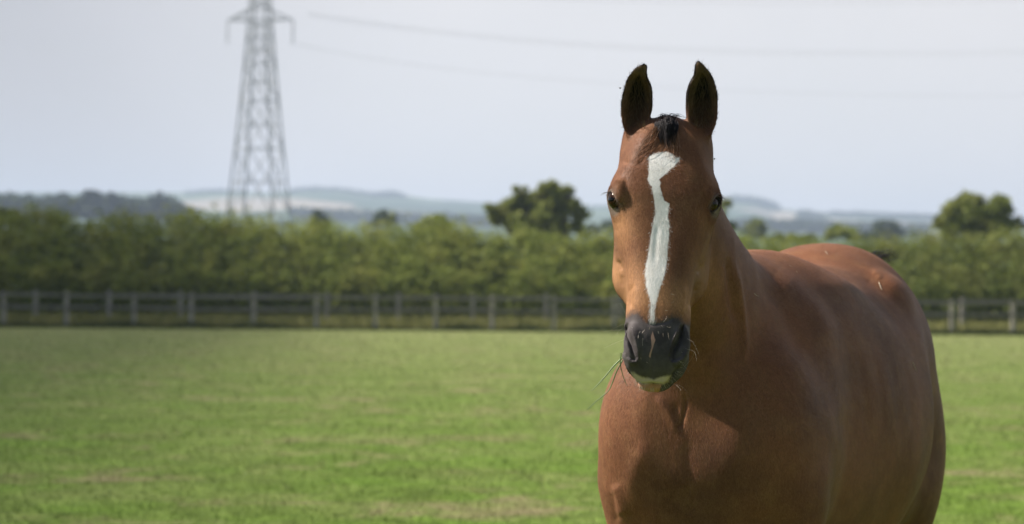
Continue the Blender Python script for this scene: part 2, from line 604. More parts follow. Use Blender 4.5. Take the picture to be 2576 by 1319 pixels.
def remesh(me, voxel):
    o = bpy.data.objects.new('tmp_horse', me); C.objects.link(o)
    md = o.modifiers.new('r', 'REMESH'); md.mode = 'VOXEL'; md.voxel_size = voxel; md.adaptivity = 0
    dg = bpy.context.evaluated_depsgraph_get()
    ev = o.evaluated_get(dg)
    m2 = bpy.data.meshes.new_from_object(ev)
    bpy.data.objects.remove(o)
    return m2


def get_co(me):
    a = np.empty(len(me.vertices) * 3, np.float32); me.vertices.foreach_get('co', a)
    return a.reshape(-1, 3).astype(np.float64)


def get_edges(me):
    e = np.empty(len(me.edges) * 2, np.int32); me.edges.foreach_get('vertices', e)
    return e.reshape(-1, 2)


def laplace(co, e, w, it, taubin=True):
    n = len(co)
    deg = np.bincount(e.ravel(), minlength=n)[:, None].astype(float)
    deg[deg == 0] = 1

    def step(c, lam):
        s = np.stack([np.bincount(e[:, 0], c[e[:, 1], k], n) + np.bincount(e[:, 1], c[e[:, 0], k], n) for k in range(3)], 1)
        return c + lam * w[:, None] * (s / deg - c)
    for _ in range(it):
        co = step(co, 0.6)
        if taubin: co = step(co, -0.61)
    return co


def vnormals(me, co):
    me.vertices.foreach_set('co', co.astype(np.float32).ravel()); me.update()
    a = np.empty(len(me.vertices) * 3, np.float32)
    me.vertex_normals.foreach_get('vector', a)
    return a.reshape(-1, 3).astype(float)


def dist_poly(p, poly):
    """distance of 2D points to an open polyline and the running parameter 0..1"""
    poly = np.asarray(poly, float)
    best = np.full(len(p), 1e9); par = np.zeros(len(p))
    seg = np.linalg.norm(np.diff(poly, axis=0), axis=1); tot = seg.sum(); acc = 0
    for i in range(len(poly) - 1):
        a, b = poly[i], poly[i + 1]; ab = b - a
        t = np.clip(((p - a) @ ab) / (ab @ ab), 0, 1)
        d = np.linalg.norm(p - a - t[:, None] * ab, axis=1)
        m = d < best
        best[m] = d[m]; par[m] = (acc + t[m] * seg[i]) / tot
        acc += seg[i]
    return best, par


def sd_polygon(p, poly):
    """signed distance, negative inside"""
    poly = np.asarray(poly, float)
    d, _ = dist_poly(p, np.vstack([poly, poly[:1]]))
    inside = np.zeros(len(p), bool)
    j = len(poly) - 1
    for i in range(len(poly)):
        xi, yi = poly[i]; xj, yj = poly[j]
        if yi != yj:
            inside ^= ((yi > p[:, 1]) != (yj > p[:, 1])) & (p[:, 0] < (xj - xi) * (p[:, 1] - yi) / (yj - yi) + xi)
        j = i
    return np.where(inside, -d, d)


def stroke(co, nrm, px, poly, width, amp, sel, taper=True, one=None):
    """push the surface along its normal under a line seen at the given picture positions"""
    poly = catmull(poly, 40)
    d, par = dist_poly(px[sel], poly)
    a = amp * np.exp(-(d / width) ** 2)
    if taper: a = a * np.clip(np.minimum(par, 1 - par) * 5 + 0.15, 0, 1)
    co[sel] += nrm[sel] * a[:, None]


def K1(pts): return [(1476 + .3051 * x, 121 + .3051 * y) for x, y in pts]
def K2(pts): return [(1476 + .2288 * x, 436 + .2288 * y) for x, y in pts]
def K3(pts): return [(1476 + .2798 * x, 704 + .2798 * y) for x, y in pts]
def K4(pts): return [(1476 + .288 * x, 939 + .288 * y) for x, y in pts]
def KR(pts): return [(1771 + .407 * x, 402.5 + .407 * y) for x, y in pts]
def KF(pts): return [(1811 + .5929 * x, 536.6 + .5929 * y) for x, y in pts]


BLAZE = (K1([(515, 895), (560, 868), (620, 858), (665, 855), (710, 875), (730, 900), (768, 905), (745, 945), (720, 975), (680, 1005),
             (650, 1040), (625, 1062), (598, 1085), (612, 1110), (600, 1150)])
         + K2([(800, 130), (830, 240), (850, 300), (905, 340), (893, 450), (908, 560), (905, 680), (888, 800), (882, 950), (872, 1050),
               (842, 1150), (800, 1280)])
         + K3([(650, 110), (625, 200), (612, 330), (608, 400), (590, 420), (572, 400), (572, 330), (575, 200), (550, 110), (528, 30)])
         + K2([(655, 1220), (638, 1130), (645, 1050), (665, 950), (685, 850), (700, 720), (715, 640), (735, 510), (760, 430), (752, 340),
               (730, 230), (712, 150), (670, 80), (685, 0)]))
SNIP = K3([(592, 460), (604, 500), (617, 545), (605, 580), (592, 620), (580, 660), (572, 704), (558, 690), (566, 655), (584, 610), (580, 560), (576, 515)])
LIPW = K3([(405, 835), (425, 890), (470, 925), (530, 940), (580, 928), (640, 938), (700, 935), (735, 915), (755, 865), (690, 872), (600, 900), (500, 880)])
LIPP = K3([(425, 905), (425, 978), (520, 1020), (640, 1030), (665, 975), (675, 938), (580, 930), (500, 938)])
DARKM = K3([(290, 330), (360, 330), (400, 290), (470, 290), (530, 370), (600, 385), (680, 350), (760, 320), (830, 330), (870, 380), (960, 400),
            (960, 800), (860, 1040), (600, 1060), (380, 1020), (280, 700)])


def build_horse_mesh():
    me = remesh(assemble_raw(), 0.0036)
    co = get_co(me)
    # keep only the outer shell: drop small inner islands
    e = get_edges(me)
    n = len(co)
    lab = np.arange(n)
    while True:
        m = lab.copy()
        np.minimum.at(m, e[:, 0], lab[e[:, 1]]); np.minimum.at(m, e[:, 1], lab[e[:, 0]])
        m = m[m]
        m = m[m]
        if (m == lab).all(): break
        lab = m
    cnt = np.bincount(lab, minlength=n)
    if (cnt > 0).sum() > 1:
        bad = np.nonzero(cnt[lab] < cnt.max())[0]
        bm = bmesh.new(); bm.from_mesh(me); bm.verts.ensure_lookup_table()
        bmesh.ops.delete(bm, geom=[bm.verts[i] for i in bad], context='VERTS')
        bm.to_mesh(me); bm.free()
        co = get_co(me); e = get_edges(me)
    # finer mesh on eyes, nostrils, lips
    bm = bmesh.new(); bm.from_mesh(me); bm.verts.ensure_lookup_table()
    near = np.zeros(len(co), bool)
    for sg in (-1, 1): near |= np.linalg.norm(co - EYES[sg], axis=1) < 0.045
    near |= (np.linalg.norm(co - h2w(0, .535, -.03), axis=1) < 0.105) & (co[:, 1] < 4.98)
    for _ in range(1):
        es = [ed for ed in bm.edges if near[ed.verts[0].index] and near[ed.verts[1].index]]
        bmesh.ops.subdivide_edges(bm, edges=es, cuts=1, use_grid_fill=True)
    bm.to_mesh(me); bm.free()
    co = get_co(me); e = get_edges(me)
    px = proj(co)
    rel = co - H_O
    ht, hx, hn = rel @ H_T, rel @ H_X, rel @ H_N
    ear = (px[:, 1] < 345) & (co[:, 2] > 1.70) & (ht < 0.03) & (np.abs(px[:, 0] - 1683) > 35)
    head = (ht < 0.66) & (ht > -0.2) & (hn > -0.24) & (np.abs(hx) < .17) & (co[:, 1] < 5.2)
    w = np.where(head, 0.75, 1.0); w[ear] = 0.6
    co = laplace(co, e, w, 5)
    body = np.where(head, 0.0, 1.0)
    # seam between neck and head
    seam = np.exp(-((hn + .20) / .05) ** 2) * (ht < .4) * (ht > -.05)
    body = np.maximum(body, np.clip(seam, 0, 1) * .9)
    co = laplace(co, e, body, 26, taubin=False)
    hw = np.where(head & ~ear, 1.0, 0.0)
    co = laplace(co, e, hw, 9, taubin=False)

    # ---- sculpting
    nrm = vnormals(me, co); px = proj(co)
    view = co - np.array([0, 0, CAM_H]); view /= np.linalg.norm(view, axis=1, keepdims=True)
    facing = (nrm * view).sum(1) < 0.15
    rel = co - H_O; ht, hx, hn = rel @ H_T, rel @ H_X, rel @ H_N
    hf = facing & (co[:, 1] < 5.14) & (co[:, 2] > 1.15) & (hn > -.16)
    bf = facing & (co[:, 1] > 5.0) & ~hf
    sculpt(co, nrm, px, hf, bf, ht, hx, hn)
    co = laplace(co, e, np.ones(len(co)) * 0.8, 1)
    vnormals(me, co)
    return me, co


def sculpt(co, nrm, px, hf, bf, ht, hx, hn):
    S = lambda poly, wd, amp, sel=hf, **k: stroke(co, nrm, px, poly, wd, amp, sel, **k)
    # hollow above the eye, forehead furrow
    S(K1([(330, 1010), (325, 1100), (315, 1190)]), 6, -.0012)
    S(K1([(285, 930), (420, 960), (480, 900)]), 7, -.002)
    S(K1([(960, 1040), (955, 1130), (965, 1210)]), 8, .0015)
    # facial crest and the hollow behind it
    S(K2([(330, 620), (360, 800), (365, 1000)]), 11, .002)
    S(K2([(345, 960), (368, 1030), (380, 1070)]), 5.0, -.0035)
    S(K2([(385, 1120), (385, 1250)]), 6, -.002)
    S(K3([(405, 40), (385, 150), (400, 260)]), 6, -.0035)
    S(K3([(455, 60), (440, 180), (430, 260)]), 11, .0012)
    S(K2([(1330, 640), (1290, 820), (1250, 1000)]), 12, .0015)
    S(K2([(1260, 1000), (1240, 1060), (1215, 1100)]), 6, -.002)
    S(K2([(1235, 1200), (1215, 1319)]), 8, -.002)
    S(K3([(985, 60), (965, 160), (930, 260)]), 6, -.0035)
    S(K3([(880, 60), (870, 180), (860, 300)]), 6, .0025)
    # nasal bone groove
    S(K2([(780, 560), (760, 800), (750, 1000)]), 6, -.0012)
    S(K3([(470, 290), (560, 395), (700, 380), (800, 330)]), 5, -.002)
    # nostrils: a comma shaped pit below an inner rim
    for outer, inner, rimw in (
        (K3([(352, 385), (328, 470), (318, 560), (325, 640), (352, 700), (400, 735), (445, 735), (462, 690), (448, 620), (425, 540), (400, 470), (388, 410)]),
         K3([(385, 400), (392, 470), (420, 545), (445, 620), (462, 690)]), 1),
        (K3([(868, 400), (888, 480), (897, 570), (890, 640), (862, 700), (810, 735), (762, 735), (742, 690), (752, 630), (780, 560), (815, 490), (835, 420)]),
         K3([(838, 410), (822, 470), (788, 550), (758, 625), (742, 690)]), -1)):
        sd = sd_polygon(px, outer)
        prof = np.clip((4.0 - sd) / 14.0, 0, 1)
        prof = prof * prof * (3 - 2 * prof)
        di, _ = dist_poly(px, catmull(inner, 30))
        deep = np.exp(-(di / 13.0) ** 2)
        upper = np.clip((905 - px[:, 1]) / 40, 0.25, 1)
        m = hf & (sd < 5)
        co[m] += (-H_N * 1.0 + H_T * -.10)[None] * ((prof * (.010 + .022 * deep * upper))[m])[:, None]
        S(inner, 4.5, .0035)
    S(K3([(372, 372), (330, 440), (308, 560), (318, 660), (350, 730)]), 4.5, .003)
    S(K3([(855, 390), (895, 470), (908, 580), (893, 660), (855, 730)]), 4.5, .003)
    # mouth line
    ml = K3([(335, 745), (370, 830), (425, 905), (500, 936), (580, 929), (650, 938), (720, 930), (765, 880), (810, 810), (850, 745)])
    S(ml, 3.2, -.007)
    S(K3([(430, 885), (500, 915), (580, 908), (660, 915), (730, 890)]), 5, .003)
    S(K3([(440, 960), (560, 975), (690, 960)]), 7, .003)
    S(K3([(582, 640), (585, 880)]), 4, -.0015)
    # eyes: sockets are opened, lids stand proud
    for sg in (-1, 1):
        c, g = EYES[sg], GAZE[sg]
        up = np.array([0, 0, 1.0]); right = np.cross(up, g) * sg; right /= np.linalg.norm(right)
        # right points away from the nose on both sides
        if right[0] * sg < 0: right = -right
        d = co - c
        a, b, dep = d @ right, d @ up, d @ g
        # almond, inner corner lower
        b2 = b - 0.62 * a
        k = np.sqrt((a / .0185) ** 2 + (b2 / .0125) ** 2)
        m = (dep > 0.002) & (np.linalg.norm(d, axis=1) < .06) & (k < 1.9)
        r = np.linalg.norm(d, axis=1)
        inn = np.clip((k - 0.90) / 0.14, 0, 1)
        blend = np.clip((1.12 - k) / .16, 0, 1); blend = blend * blend * (3 - 2 * blend)
        newr = r + (np.minimum(r, 0.0175) - r) * blend
        rim = np.exp(-((k - 1.22) / .10) ** 2) * .0016 * (b2 > -.004) + np.exp(-((k - 1.2) / .10) ** 2) * .0007
        newr = newr + rim
        m = m & (k < 1.9)
        co[m] = c + d[m] / r[m][:, None] * newr[m][:, None]
        # fold above the upper lid
        kk = np.abs(k - 1.50)
        fold = m & (b2 > 0.004)
        co[fold] -= (g[None] * (0.0030 * np.exp(-(kk[fold] / .13) ** 2))[:, None])
    # low irregular relief of the muscles under the skin
    q = co * 9.0
    rel_ = (np.sin(q[:, 0] * 1.3 + 2 * np.sin(q[:, 2] * .8)) * np.sin(q[:, 2] * 1.1 + 1.4 * np.sin(q[:, 1] * .9)) + .6 * np.sin(q[:, 1] * 2.1 + q[:, 2] * 1.7 + 1))
    bod = np.clip((co[:, 2] - .65) / .15, 0, 1) * (~hf) * (hn < -.30)
    co += nrm * (rel_ * .0022 * bod)[:, None]
    # body relief, seen positions
    B = lambda poly, wd, amp: stroke(co, nrm, px, poly, wd, amp, bf)
    B(KR([(700, 740), (870, 790), (1000, 820), (1120, 880), (1210, 1000), (1290, 1130), (1340, 1230)]), 22, .007)
    B(KR([(960, 700), (1060, 800), (1160, 930), (1240, 1060)]), 24, -.004)
    B(KR([(1040, 690), (1075, 705), (1085, 740)]), 7, .0025)
    B(KR([(1110, 720), (1210, 850), (1310, 1000), (1370, 1150)]), 18, .003)
    B(KR([(440, 700), (600, 850), (720, 1000), (800, 1150)]), 26, .006)
    B(KR([(360, 740), (480, 900), (560, 1080), (600, 1250)]), 20, -.006)
    B(KR([(190, 640), (215, 820), (235, 1010), (250, 1250)]), 9, .007)
    B(KR([(150, 600), (170, 820), (190, 1010)]), 9, -.008)
    B([(2105, 1020), (2122, 1100), (2112, 1190), (2095, 1290)], 20, -.005)
    B([(2078, 1010), (2088, 1110), (2078, 1230)], 26, .003)
    for i, x in enumerate((2175, 2215, 2255, 2292)):
        B([(x - 20, 880 + 12 * i), (x, 980), (x + 6, 1090)], 11, -.0016)
    # jugular fold and breast groove
    B(K4([(610, 190), (700, 330), (770, 450), (800, 520)]), 11, .004)
    B(K4([(860, 190), (855, 300), (830, 420), (815, 490)]), 5, -.005)
    B(K4([(760, 250), (790, 400), (815, 500)]), 9, -.003)
    B(K4([(870, 560), (880, 760), (905, 960), (930, 1140), (945, 1319)]), 18, -.003)
    B(K4([(210, 1020), (235, 1150), (265, 1319)]), 8, -.0025)
    B(K4([(240, 960), (290, 1100), (320, 1250)]), 14, .006)
    B(K4([(520, 600), (400, 900), (360, 1150), (370, 1319)]), 24, .004)


ATTRS = {}


def horse_attrs(me, co):
    def vattr(me_, nm, vals):
        ATTRS[nm] = np.asarray(vals, float); globals()['vattr'](me_, nm, vals)
    px = proj(co)
    rel = co - H_O; ht, hx, hn = rel @ H_T, rel @ H_X, rel @ H_N
    front = (co[:, 1] < 5.14) & (hn > -.13) & (co[:, 2] > 1.15)
    far = np.full(len(co), 60.0)
    def sd(poly, lim=-.13):
        v = far.copy(); m = (co[:, 1] < 5.14) & (hn > lim) & (co[:, 2] > 1.15)
        v[m] = sd_polygon(px[m], poly); return v
    vattr(me, 'blaze', np.where(hn > -.06, sd(BLAZE), 60))
    vattr(me, 'snip', sd(SNIP))
    vattr(me, 'lipw', sd(LIPW))
    vattr(me, 'lipp', sd(LIPP))
    dm = sd(DARKM, -.20)
    chin = (ht > .49) & (hn > -.17) & (np.abs(hx) < .08)
    dm = np.where(chin & (hn < -.07), -20, dm)
    vattr(me, 'muzzle', dm)
    # ears: black rims and backs
    ear = (px[:, 1] < 372) & (co[:, 2] > 1.67) & (np.abs(px[:, 0] - 1683) > 30) & (co[:, 1] > 5.0)
    ed = np.zeros(len(co)); ec = np.zeros(len(co))
    for rows in (EAR_L, EAR_R):
        rows = np.array(rows, float)
        poly = np.concatenate([rows[:, [1, 0]], rows[::-1][:, [2, 0]]])
        m = ear & (np.abs(px[:, 0] - poly[:, 0].mean()) < 60)
        s = sd_polygon(px[m], poly)
        up = np.clip((322 - px[m][:, 1]) / 85, 0, 1)
        cup = np.clip(-s / 10, 0, 1)
        ed[m] = up * (0.75 + 0.25 * (1 - cup))
        ec[m] = np.clip(-s / 22, 0, 1)
    vattr(me, 'ear', ed)
    vattr(me, 'earcup', ec)
    # grey skin round the eyes
    gs = np.zeros(len(co))
    for sg in (-1, 1):
        d = np.linalg.norm(co - EYES[sg] + np.array([0, 0, .002]), axis=1)
        gs = np.maximum(gs, np.clip((.040 - d) / .016, 0, 1))
    vattr(me, 'eyeskin', gs)
    lr = np.zeros(len(co))
    for sg in (-1, 1):
        c_, g_ = EYES[sg], GAZE[sg]; up = np.array([0, 0, 1.0]); ri = np.cross(up, g_); ri /= np.linalg.norm(ri)
        if ri[0] * sg < 0: ri = -ri
        d = co - c_; a, b, dep = d @ ri, d @ up, d @ g_
        b2 = b - .62 * a
        k = np.sqrt((a / .0185) ** 2 + (b2 / .0125) ** 2)
        m = (dep > 0) & (np.linalg.norm(d, axis=1) < .05)
        lr = np.maximum(lr, m * np.clip((1.28 - k) / .16, 0, 1))
        lr = np.maximum(lr, m * .6 * np.exp(-((k - 1.50) / .10) ** 2) * (b2 > .004))
    vattr(me, 'lidrim', lr)
    # warm tan patches of the coat
    tan = np.zeros(len(co))
    for (x, y), r, a in (((1560, 560), 40, .7), ((1600, 735), 55, .8), ((1700, 760), 45, .45), ((1548, 690), 30, .9), ((1780, 700), 45, .35)):
        tan = np.maximum(tan, a * np.exp(-(((px[:, 0] - x) / r) ** 2 + ((px[:, 1] - y) / (r * 1.6)) ** 2)) * (co[:, 1] < 5.2))
    tan = np.maximum(tan, .75 * np.exp(-((ht - .43) / .05) ** 2) * (hn > -.13) * (co[:, 1] < 5.2))
    vattr(me, 'tan', tan)
    z = co[:, 2]
    vattr(me, 'low', np.clip((.62 - z) / .12, 0, 1))
    vattr(me, 'hair_dir', np.clip((co[:, 1] - 5.1) / .2, 0, 1))


def coat_material(fur=False):
    t = NT('coat_hair' if fur else 'bay_coat')
    co = t.coords()
    big = t.noise(co, 3.2, 4)
    mid = t.noise(co, 22, 4)
    hv = t.coords((1.0, 1.0, 0.32))
    hair = t.noise(hv, 520, 2, .6)
    hair2 = t.noise(hv, 150, 3, .6)
    c = t.mix(t.rng(big, .38, .62), (.126, .057, .032), (.200, .086, .044))
    c = t.mix(t.math('MULTIPLY', t.rng(mid, .45, .7), .35), c, (.250, .130, .062))
    c = t.mix(t.math('MULTIPLY', t.rng(t.noise(t.coords((1, 1, 1), loc=(3, 1, 4)), 6, 3), .5, .72), .35), c, (.092, .050, .036))
    c = t.mix(t.attr('tan'), c, (.42, .215, .100))
    f = t.rng(hair, .25, .75, .74, 1.28)
    c = t.mix(1.0, c, f, 'MULTIPLY')
    c = t.mix(1.0, c, t.rng(hair2, .3, .7, .90, 1.10), 'MULTIPLY')
    wob = t.math('MULTIPLY_ADD', t.math('SUBTRACT', hair2, .5), 9.0, t.math('MULTIPLY', t.math('SUBTRACT', hair, .5), 5.0))

    def lay(name, col, soft, off=0.0, amt=1.0, wk=1.0):
        nonlocal c
        d = t.math('ADD', t.math('MULTIPLY', wob, wk), t.attr(name))
        m = t.rng(d, off - soft, off + soft, amt, 0.0, True)
        c = t.mix(m, c, col)
        return m
    # ears
    ea = t.attr('ear')
    cupv = t.math('MULTIPLY_ADD', t.math('SUBTRACT', hair2, .5), .35, t.attr('earcup'))
    earcol = t.mix(t.rng(cupv, .08, .22), (.012, .009, .008), t.mix(t.rng(hair2, .35, .65), (.100, .058, .030), (.170, .105, .055)))
    earcol = t.mix(t.rng(cupv, .70, .95), earcol, (.006, .005, .005))
    c = t.mix(t.math('MULTIPLY', ea, 1.35, clamp=True), c, earcol)
    c = t.mix(t.rng(t.math('MULTIPLY_ADD', wob, .01, t.attr('eyeskin')), .25, .8, 0, .8, True), c, (.215, .175, .142))
    c = t.mix(t.attr('lidrim'), c, (.012, .010, .010))
    blaze_col = t.mix(t.rng(mid, .45, .7), (.88, .84, .79), (.78, .73, .67))
    bl = lay('blaze', blaze_col, 2.2, 0.0, 1.0, .70)
    mz_col = t.mix(t.rng(mid, .35, .65), (.050, .044, .045), (.105, .092, .090))
    mz = lay('muzzle', mz_col, 11.0, 1.0, .97, .8)
    lay('snip', (.42, .25, .19), .9, 0.0, 1.0, .25)
    lay('lipp', (.40, .21, .14), 2.2, 0.0, 1.0, .9)
    lay('lipw', (.48, .39, .32), 4.0, 1.0, .95, 1.0)
    c = t.mix(t.attr('low'), c, (.012, .010, .009))
    if fur: c = t.mix(1.0, c, t.rng(t.attr('rnd'), 0, 1, .72, 1.38), 'MULTIPLY')
    rough = t.math('MULTIPLY_ADD', mz, .08, t.rng(hair, .3, .7, .42, .60))
    t.set(col=c, rough=rough, spec=.07)
    if not fur: t.bump(t.math('ADD', hair, t.math('MULTIPLY', hair2, .5)), .28, .0016)
    return t.m


MAT_COAT = coat_material()
horse = empty('horse', tuple(b2w(.75, 0, 0)))
tag(horse, 'bay horse with a white blaze facing the camera, grass in its mouth', 'horse')


def kid(name, verts, faces, mat):
    """a part of the horse, given in world coordinates"""
    o = mesh_obj(name, np.asarray(verts) - np.array(horse.location), faces, mat, horse)
    return o


h_me, h_co = build_horse_mesh()
horse_attrs(h_me, h_co)
h_me.materials.clear(); h_me.materials.append(MAT_COAT)
h_me.polygons.foreach_set('use_smooth', np.ones(len(h_me.polygons), bool))
h_me.vertices.foreach_set('co', (h_co - np.array(horse.location)).astype(np.float32).ravel())
h_me.update()
h_me.name = 'body'
h_body = bpy.data.objects.new('body', h_me); C.objects.link(h_body); h_body.parent = horse

# ---------------------------------------------------------------- eyes, hair
from mathutils.bvhtree import BVHTree
_fv = np.empty(len(h_me.loops), np.int32); h_me.loops.foreach_get('vertex_index', _fv)
_tot = np.empty(len(h_me.polygons), np.int32); h_me.polygons.foreach_get('loop_total', _tot)
_st = np.empty(len(h_me.polygons), np.int32); h_me.polygons.foreach_get('loop_start', _st)
_keep = np.nonzero((_tot == 4) & (h_co[_fv[_st], 2] > 0.75))[0]
_quads = _fv[_st[_keep][:, None] + np.arange(4)]
BVH = BVHTree.FromPolygons([Vector(v) for v in h_co], _quads.tolist())


def hit(x, y):
    """surface point and normal of the horse seen at picture position (x, y)"""
    a = P(x, y, 1.0); o = Vector((0, 0, CAM_H)); d = (Vector(a) - o).normalized()
    p, n, _, _ = BVH.ray_cast(o, d)
    if p is None: return None, None
    return np.array(p), np.array(n)


def onto(p, lift):
    q, n, _, _ = BVH.find_nearest(Vector(p))
    return np.array(q) + np.array(n) * lift


def eye_material():
    t = NT('eye_surface')
    g = t.n('ShaderNodeTexCoord').outputs['Object']
    ln = t.n('ShaderNodeVectorMath', operation='MULTIPLY'); t.l(g, ln.inputs[0]); ln.inputs[1].default_value = (38, 75, 1)
    le = t.n('ShaderNodeVectorMath', operation='LENGTH')
    sp = t.n('ShaderNodeSeparateXYZ'); t.l(ln.outputs[0], sp.inputs[0])
    cb = t.n('ShaderNodeCombineXYZ'); t.l(sp.outputs[0], cb.inputs[0]); t.l(sp.outputs[1], cb.inputs[1])
    t.l(cb.outputs[0], le.inputs[0])
    pup = t.rng(le.outputs['Value'], .30, .40, 0, 1, True)
    iris = t.mix(t.rng(t.noise(g, 300, 2), .3, .7), (.022, .008, .003), (.040, .015, .006))
    c = t.mix(pup, (.003, .003, .004), iris)
    t.set(col=c, rough=.05, spec=.22)
    return t.m


MAT_EYE = eye_material()
MAT_LASH = simple_mat('eyelash_hair', (.07, .06, .055), .5, .3)
for sg in (-1, 1):
    c, g = EYES[sg], GAZE[sg]
    q = Vector(g).to_track_quat('Z', 'Y')
    vs, fs = uv_ellipsoid(np.zeros(3), np.eye(3), (.0222, .0222, .0228), 48, 32)
    e_ob = mesh_obj('eye', vs, fs, MAT_EYE, horse)
    e_ob.location = Vector(c + g * .0012) - horse.location
    e_ob.rotation_mode = 'QUATERNION'; e_ob.rotation_quaternion = q
    up = np.array([0, 0, 1.0]); right = np.cross(up, g); right /= np.linalg.norm(right)
    if right[0] * sg < 0: right = -right
    pa = []
    for i in range(22):
        a = rng.uniform(-.004, .019)
        base = c + g * .020 + right * a + up * (.62 * a + .0105 * math.sqrt(max(0, 1 - (a / .0195) ** 2)))
        ln = rng.uniform(.006, .010)
        tip = base + g * ln * .8 + up * -ln * rng.uniform(.7, 1.1) + right * a * .5 + np.array([sg * ln * .5, 0, 0])
        mid = (base + tip) / 2 + up * .002
        pa.append(catmull([base, mid, tip], 5))
    lash = strands('eyelashes', pa, np.full(len(pa), .00022), MAT_LASH, None)
    lash.parent = horse; lash.location = -Vector(horse.location)


def hair_mat(name, c0, c1, rough=.35, spec=.5):
    t = NT(name)
    c = t.mix(t.attr('rnd'), c0, c1)
    t.set(col=c, rough=rough, spec=spec)
    return t.m


MAT_BLACKHAIR = hair_mat('black_hair', (.010, .009, .011), (.042, .033, .032), .55, .22)
MAT_BROWNHAIR = hair_mat('brown_hair', (.10, .045, .02), (.30, .15, .07), .45)
MAT_WHISKER = hair_mat('whisker_hair', (.35, .27, .2), (.7, .62, .52), .5)
MAT_EARHAIR = hair_mat('ear_hair', (.06, .038, .02), (.22, .145, .075), .5, .25)


def hair_kid(name, paths, radii, mat, sides=3):
    o = strands(name, paths, radii, mat, None, sides)
    o.parent = horse; o.location = -Vector(horse.location)
    return o


def head_path(pts, lift, k=9, jit=0.0):
    """strand through head coordinates (x, t), laid on the skin"""
    out = []
    q = catmull(pts, k)
    for i, (x, tt) in enumerate(q):
        p = onto(h2w(x, tt, .012), 0)
        f = i / (k - 1)
        out.append(p + (H_N - H_T * .5 * (1 - f)) * (lift * math.sin(math.pi * min(1, f * .95 + .10)) ** .8 + .0012) + rng.normal(0, jit, 3))
    return np.array(out)


def sane(path):
    return np.linalg.norm(np.diff(path, axis=0), axis=1).max() < .022


fl = []
locks = [(rng.normal(.0, .0115), rng.uniform(.048, .082)) for _ in range(16)]
locks += [(-.034, .056), (-.026, .066), (.022, .052), (.012, .078), (-.002, .092), (.003, .086), (-.014, .078)]
for i in range(2100):
    u = rng.normal(0, 1)
    x0 = float(np.clip(-.006 + .017 * u, -.034, .024)); t0 = rng.uniform(-.034, .018)
    lx, lt = locks[int(np.argmin([abs(x0 * .55 + rng.normal(0, .006) - q[0]) for q in locks]))]
    f = rng.uniform(.55, 1.0)
    x1 = lx + rng.normal(0, .0016) + (x0 - lx) * (1 - f) * .5; t1 = lt * f
    mid = ((x0 * .65 + x1 * .35) + rng.normal(0, .002), (t0 + t1) / 2)
    pth = head_path([(x0, t0), mid, (x1, t1)], rng.uniform(.003, .020) * max(.3, 1 - abs(u) * .35), 9, .0003)
    if sane(pth): fl.append(pth)
for i in range(46):     # short curled ends standing up over the poll
    x0 = rng.uniform(-.022, .016)
    r0 = onto(h2w(x0, .0, -.02), 0)
    d = np.array([rng.normal(.25, .4), rng.normal(-.2, .3), 1.0]); d /= np.linalg.norm(d)
    ln = rng.uniform(.006, .018)
    tip = r0 + d * ln + np.array([rng.normal(.012, .008), -.004, -.004])
    fl.append(catmull([r0, r0 + d * ln * .7 + np.array([0, 0, .004]), tip], 9))
hair_kid('forelock', fl, rng.uniform(.00032, .0006, len(fl)), MAT_BLACKHAIR)
fb = []
for i in range(42):
    x0 = rng.uniform(-.030, -.006); t0 = rng.uniform(.010, .025)
    f = rng.random()
    x1 = -.040 - .052 * f + rng.normal(0, .006); t1 = .060 + .070 * f + rng.normal(0, .018)
    fb.append(head_path([(x0, t0), (x0 * .6 + x1 * .4 - .004, t0 * .45 + t1 * .55 - .004), (x1, t1)], rng.uniform(.003, .010), 9, .0003))
for i in range(26):
    x0 = rng.uniform(-.01, .022)
    fb.append(head_path([(x0, .03), (x0 + .006, .07), (x0 + rng.normal(.006, .01), rng.uniform(.09, .13))], .005, 9, .0003))
hair_kid('forelock_strands', fb, rng.uniform(.0003, .0005, len(fb)), MAT_BROWNHAIR)

# hair inside and along the ears
for sg, rows in ((-1, EAR_L), (1, EAR_R)):
    rows = np.array(rows, float)
    eh = []
    for i in range(700):
        y = rng.uniform(rows[0, 0] + 14, 325)
        xl, xr = pchip(rows[:, 0], rows[:, 1:], np.array([y]))[0]
        u = rng.random(); x = xl + (xr - xl) * (.08 + .84 * u)
        p, nn = hit(x, y)
        if p is None or p[1] > 5.25: continue
        c = (xl + xr) / 2
        side = (x - c) / (xr - xl)
        ln = rng.uniform(.008, .020)
        d = np.array([-side * .9 + rng.normal(0, .25), -.45 + rng.normal(0, .1), rng.uniform(.5, 1.0)]); d /= np.linalg.norm(d)
        eh.append(catmull([p, p + d * ln * .55, p + d * ln + np.array([-side * .004, -.001, 0])], 5))
    for i in range(320):
        y = rng.uniform(rows[0, 0] + 3, 330)
        xl, xr = pchip(rows[:, 0], rows[:, 1:], np.array([y]))[0]
        s_ = rng.choice([-1, 1]); x = (xl + 1.2) if s_ < 0 else (xr - 1.2)
        p, nn = hit(x, y)
        if p is None or p[1] > 5.25: continue
        ln = rng.uniform(.0015, .004)
        d = np.array([s_ * .8, rng.normal(0, .4), rng.uniform(.2, .9)]); d /= np.linalg.norm(d)
        eh.append(catmull([p, p + d * ln * .6, p + d * ln], 5))
    hair_kid('ear_hair', eh, rng.uniform(.0002, .00036, len(eh)), MAT_EARHAIR)

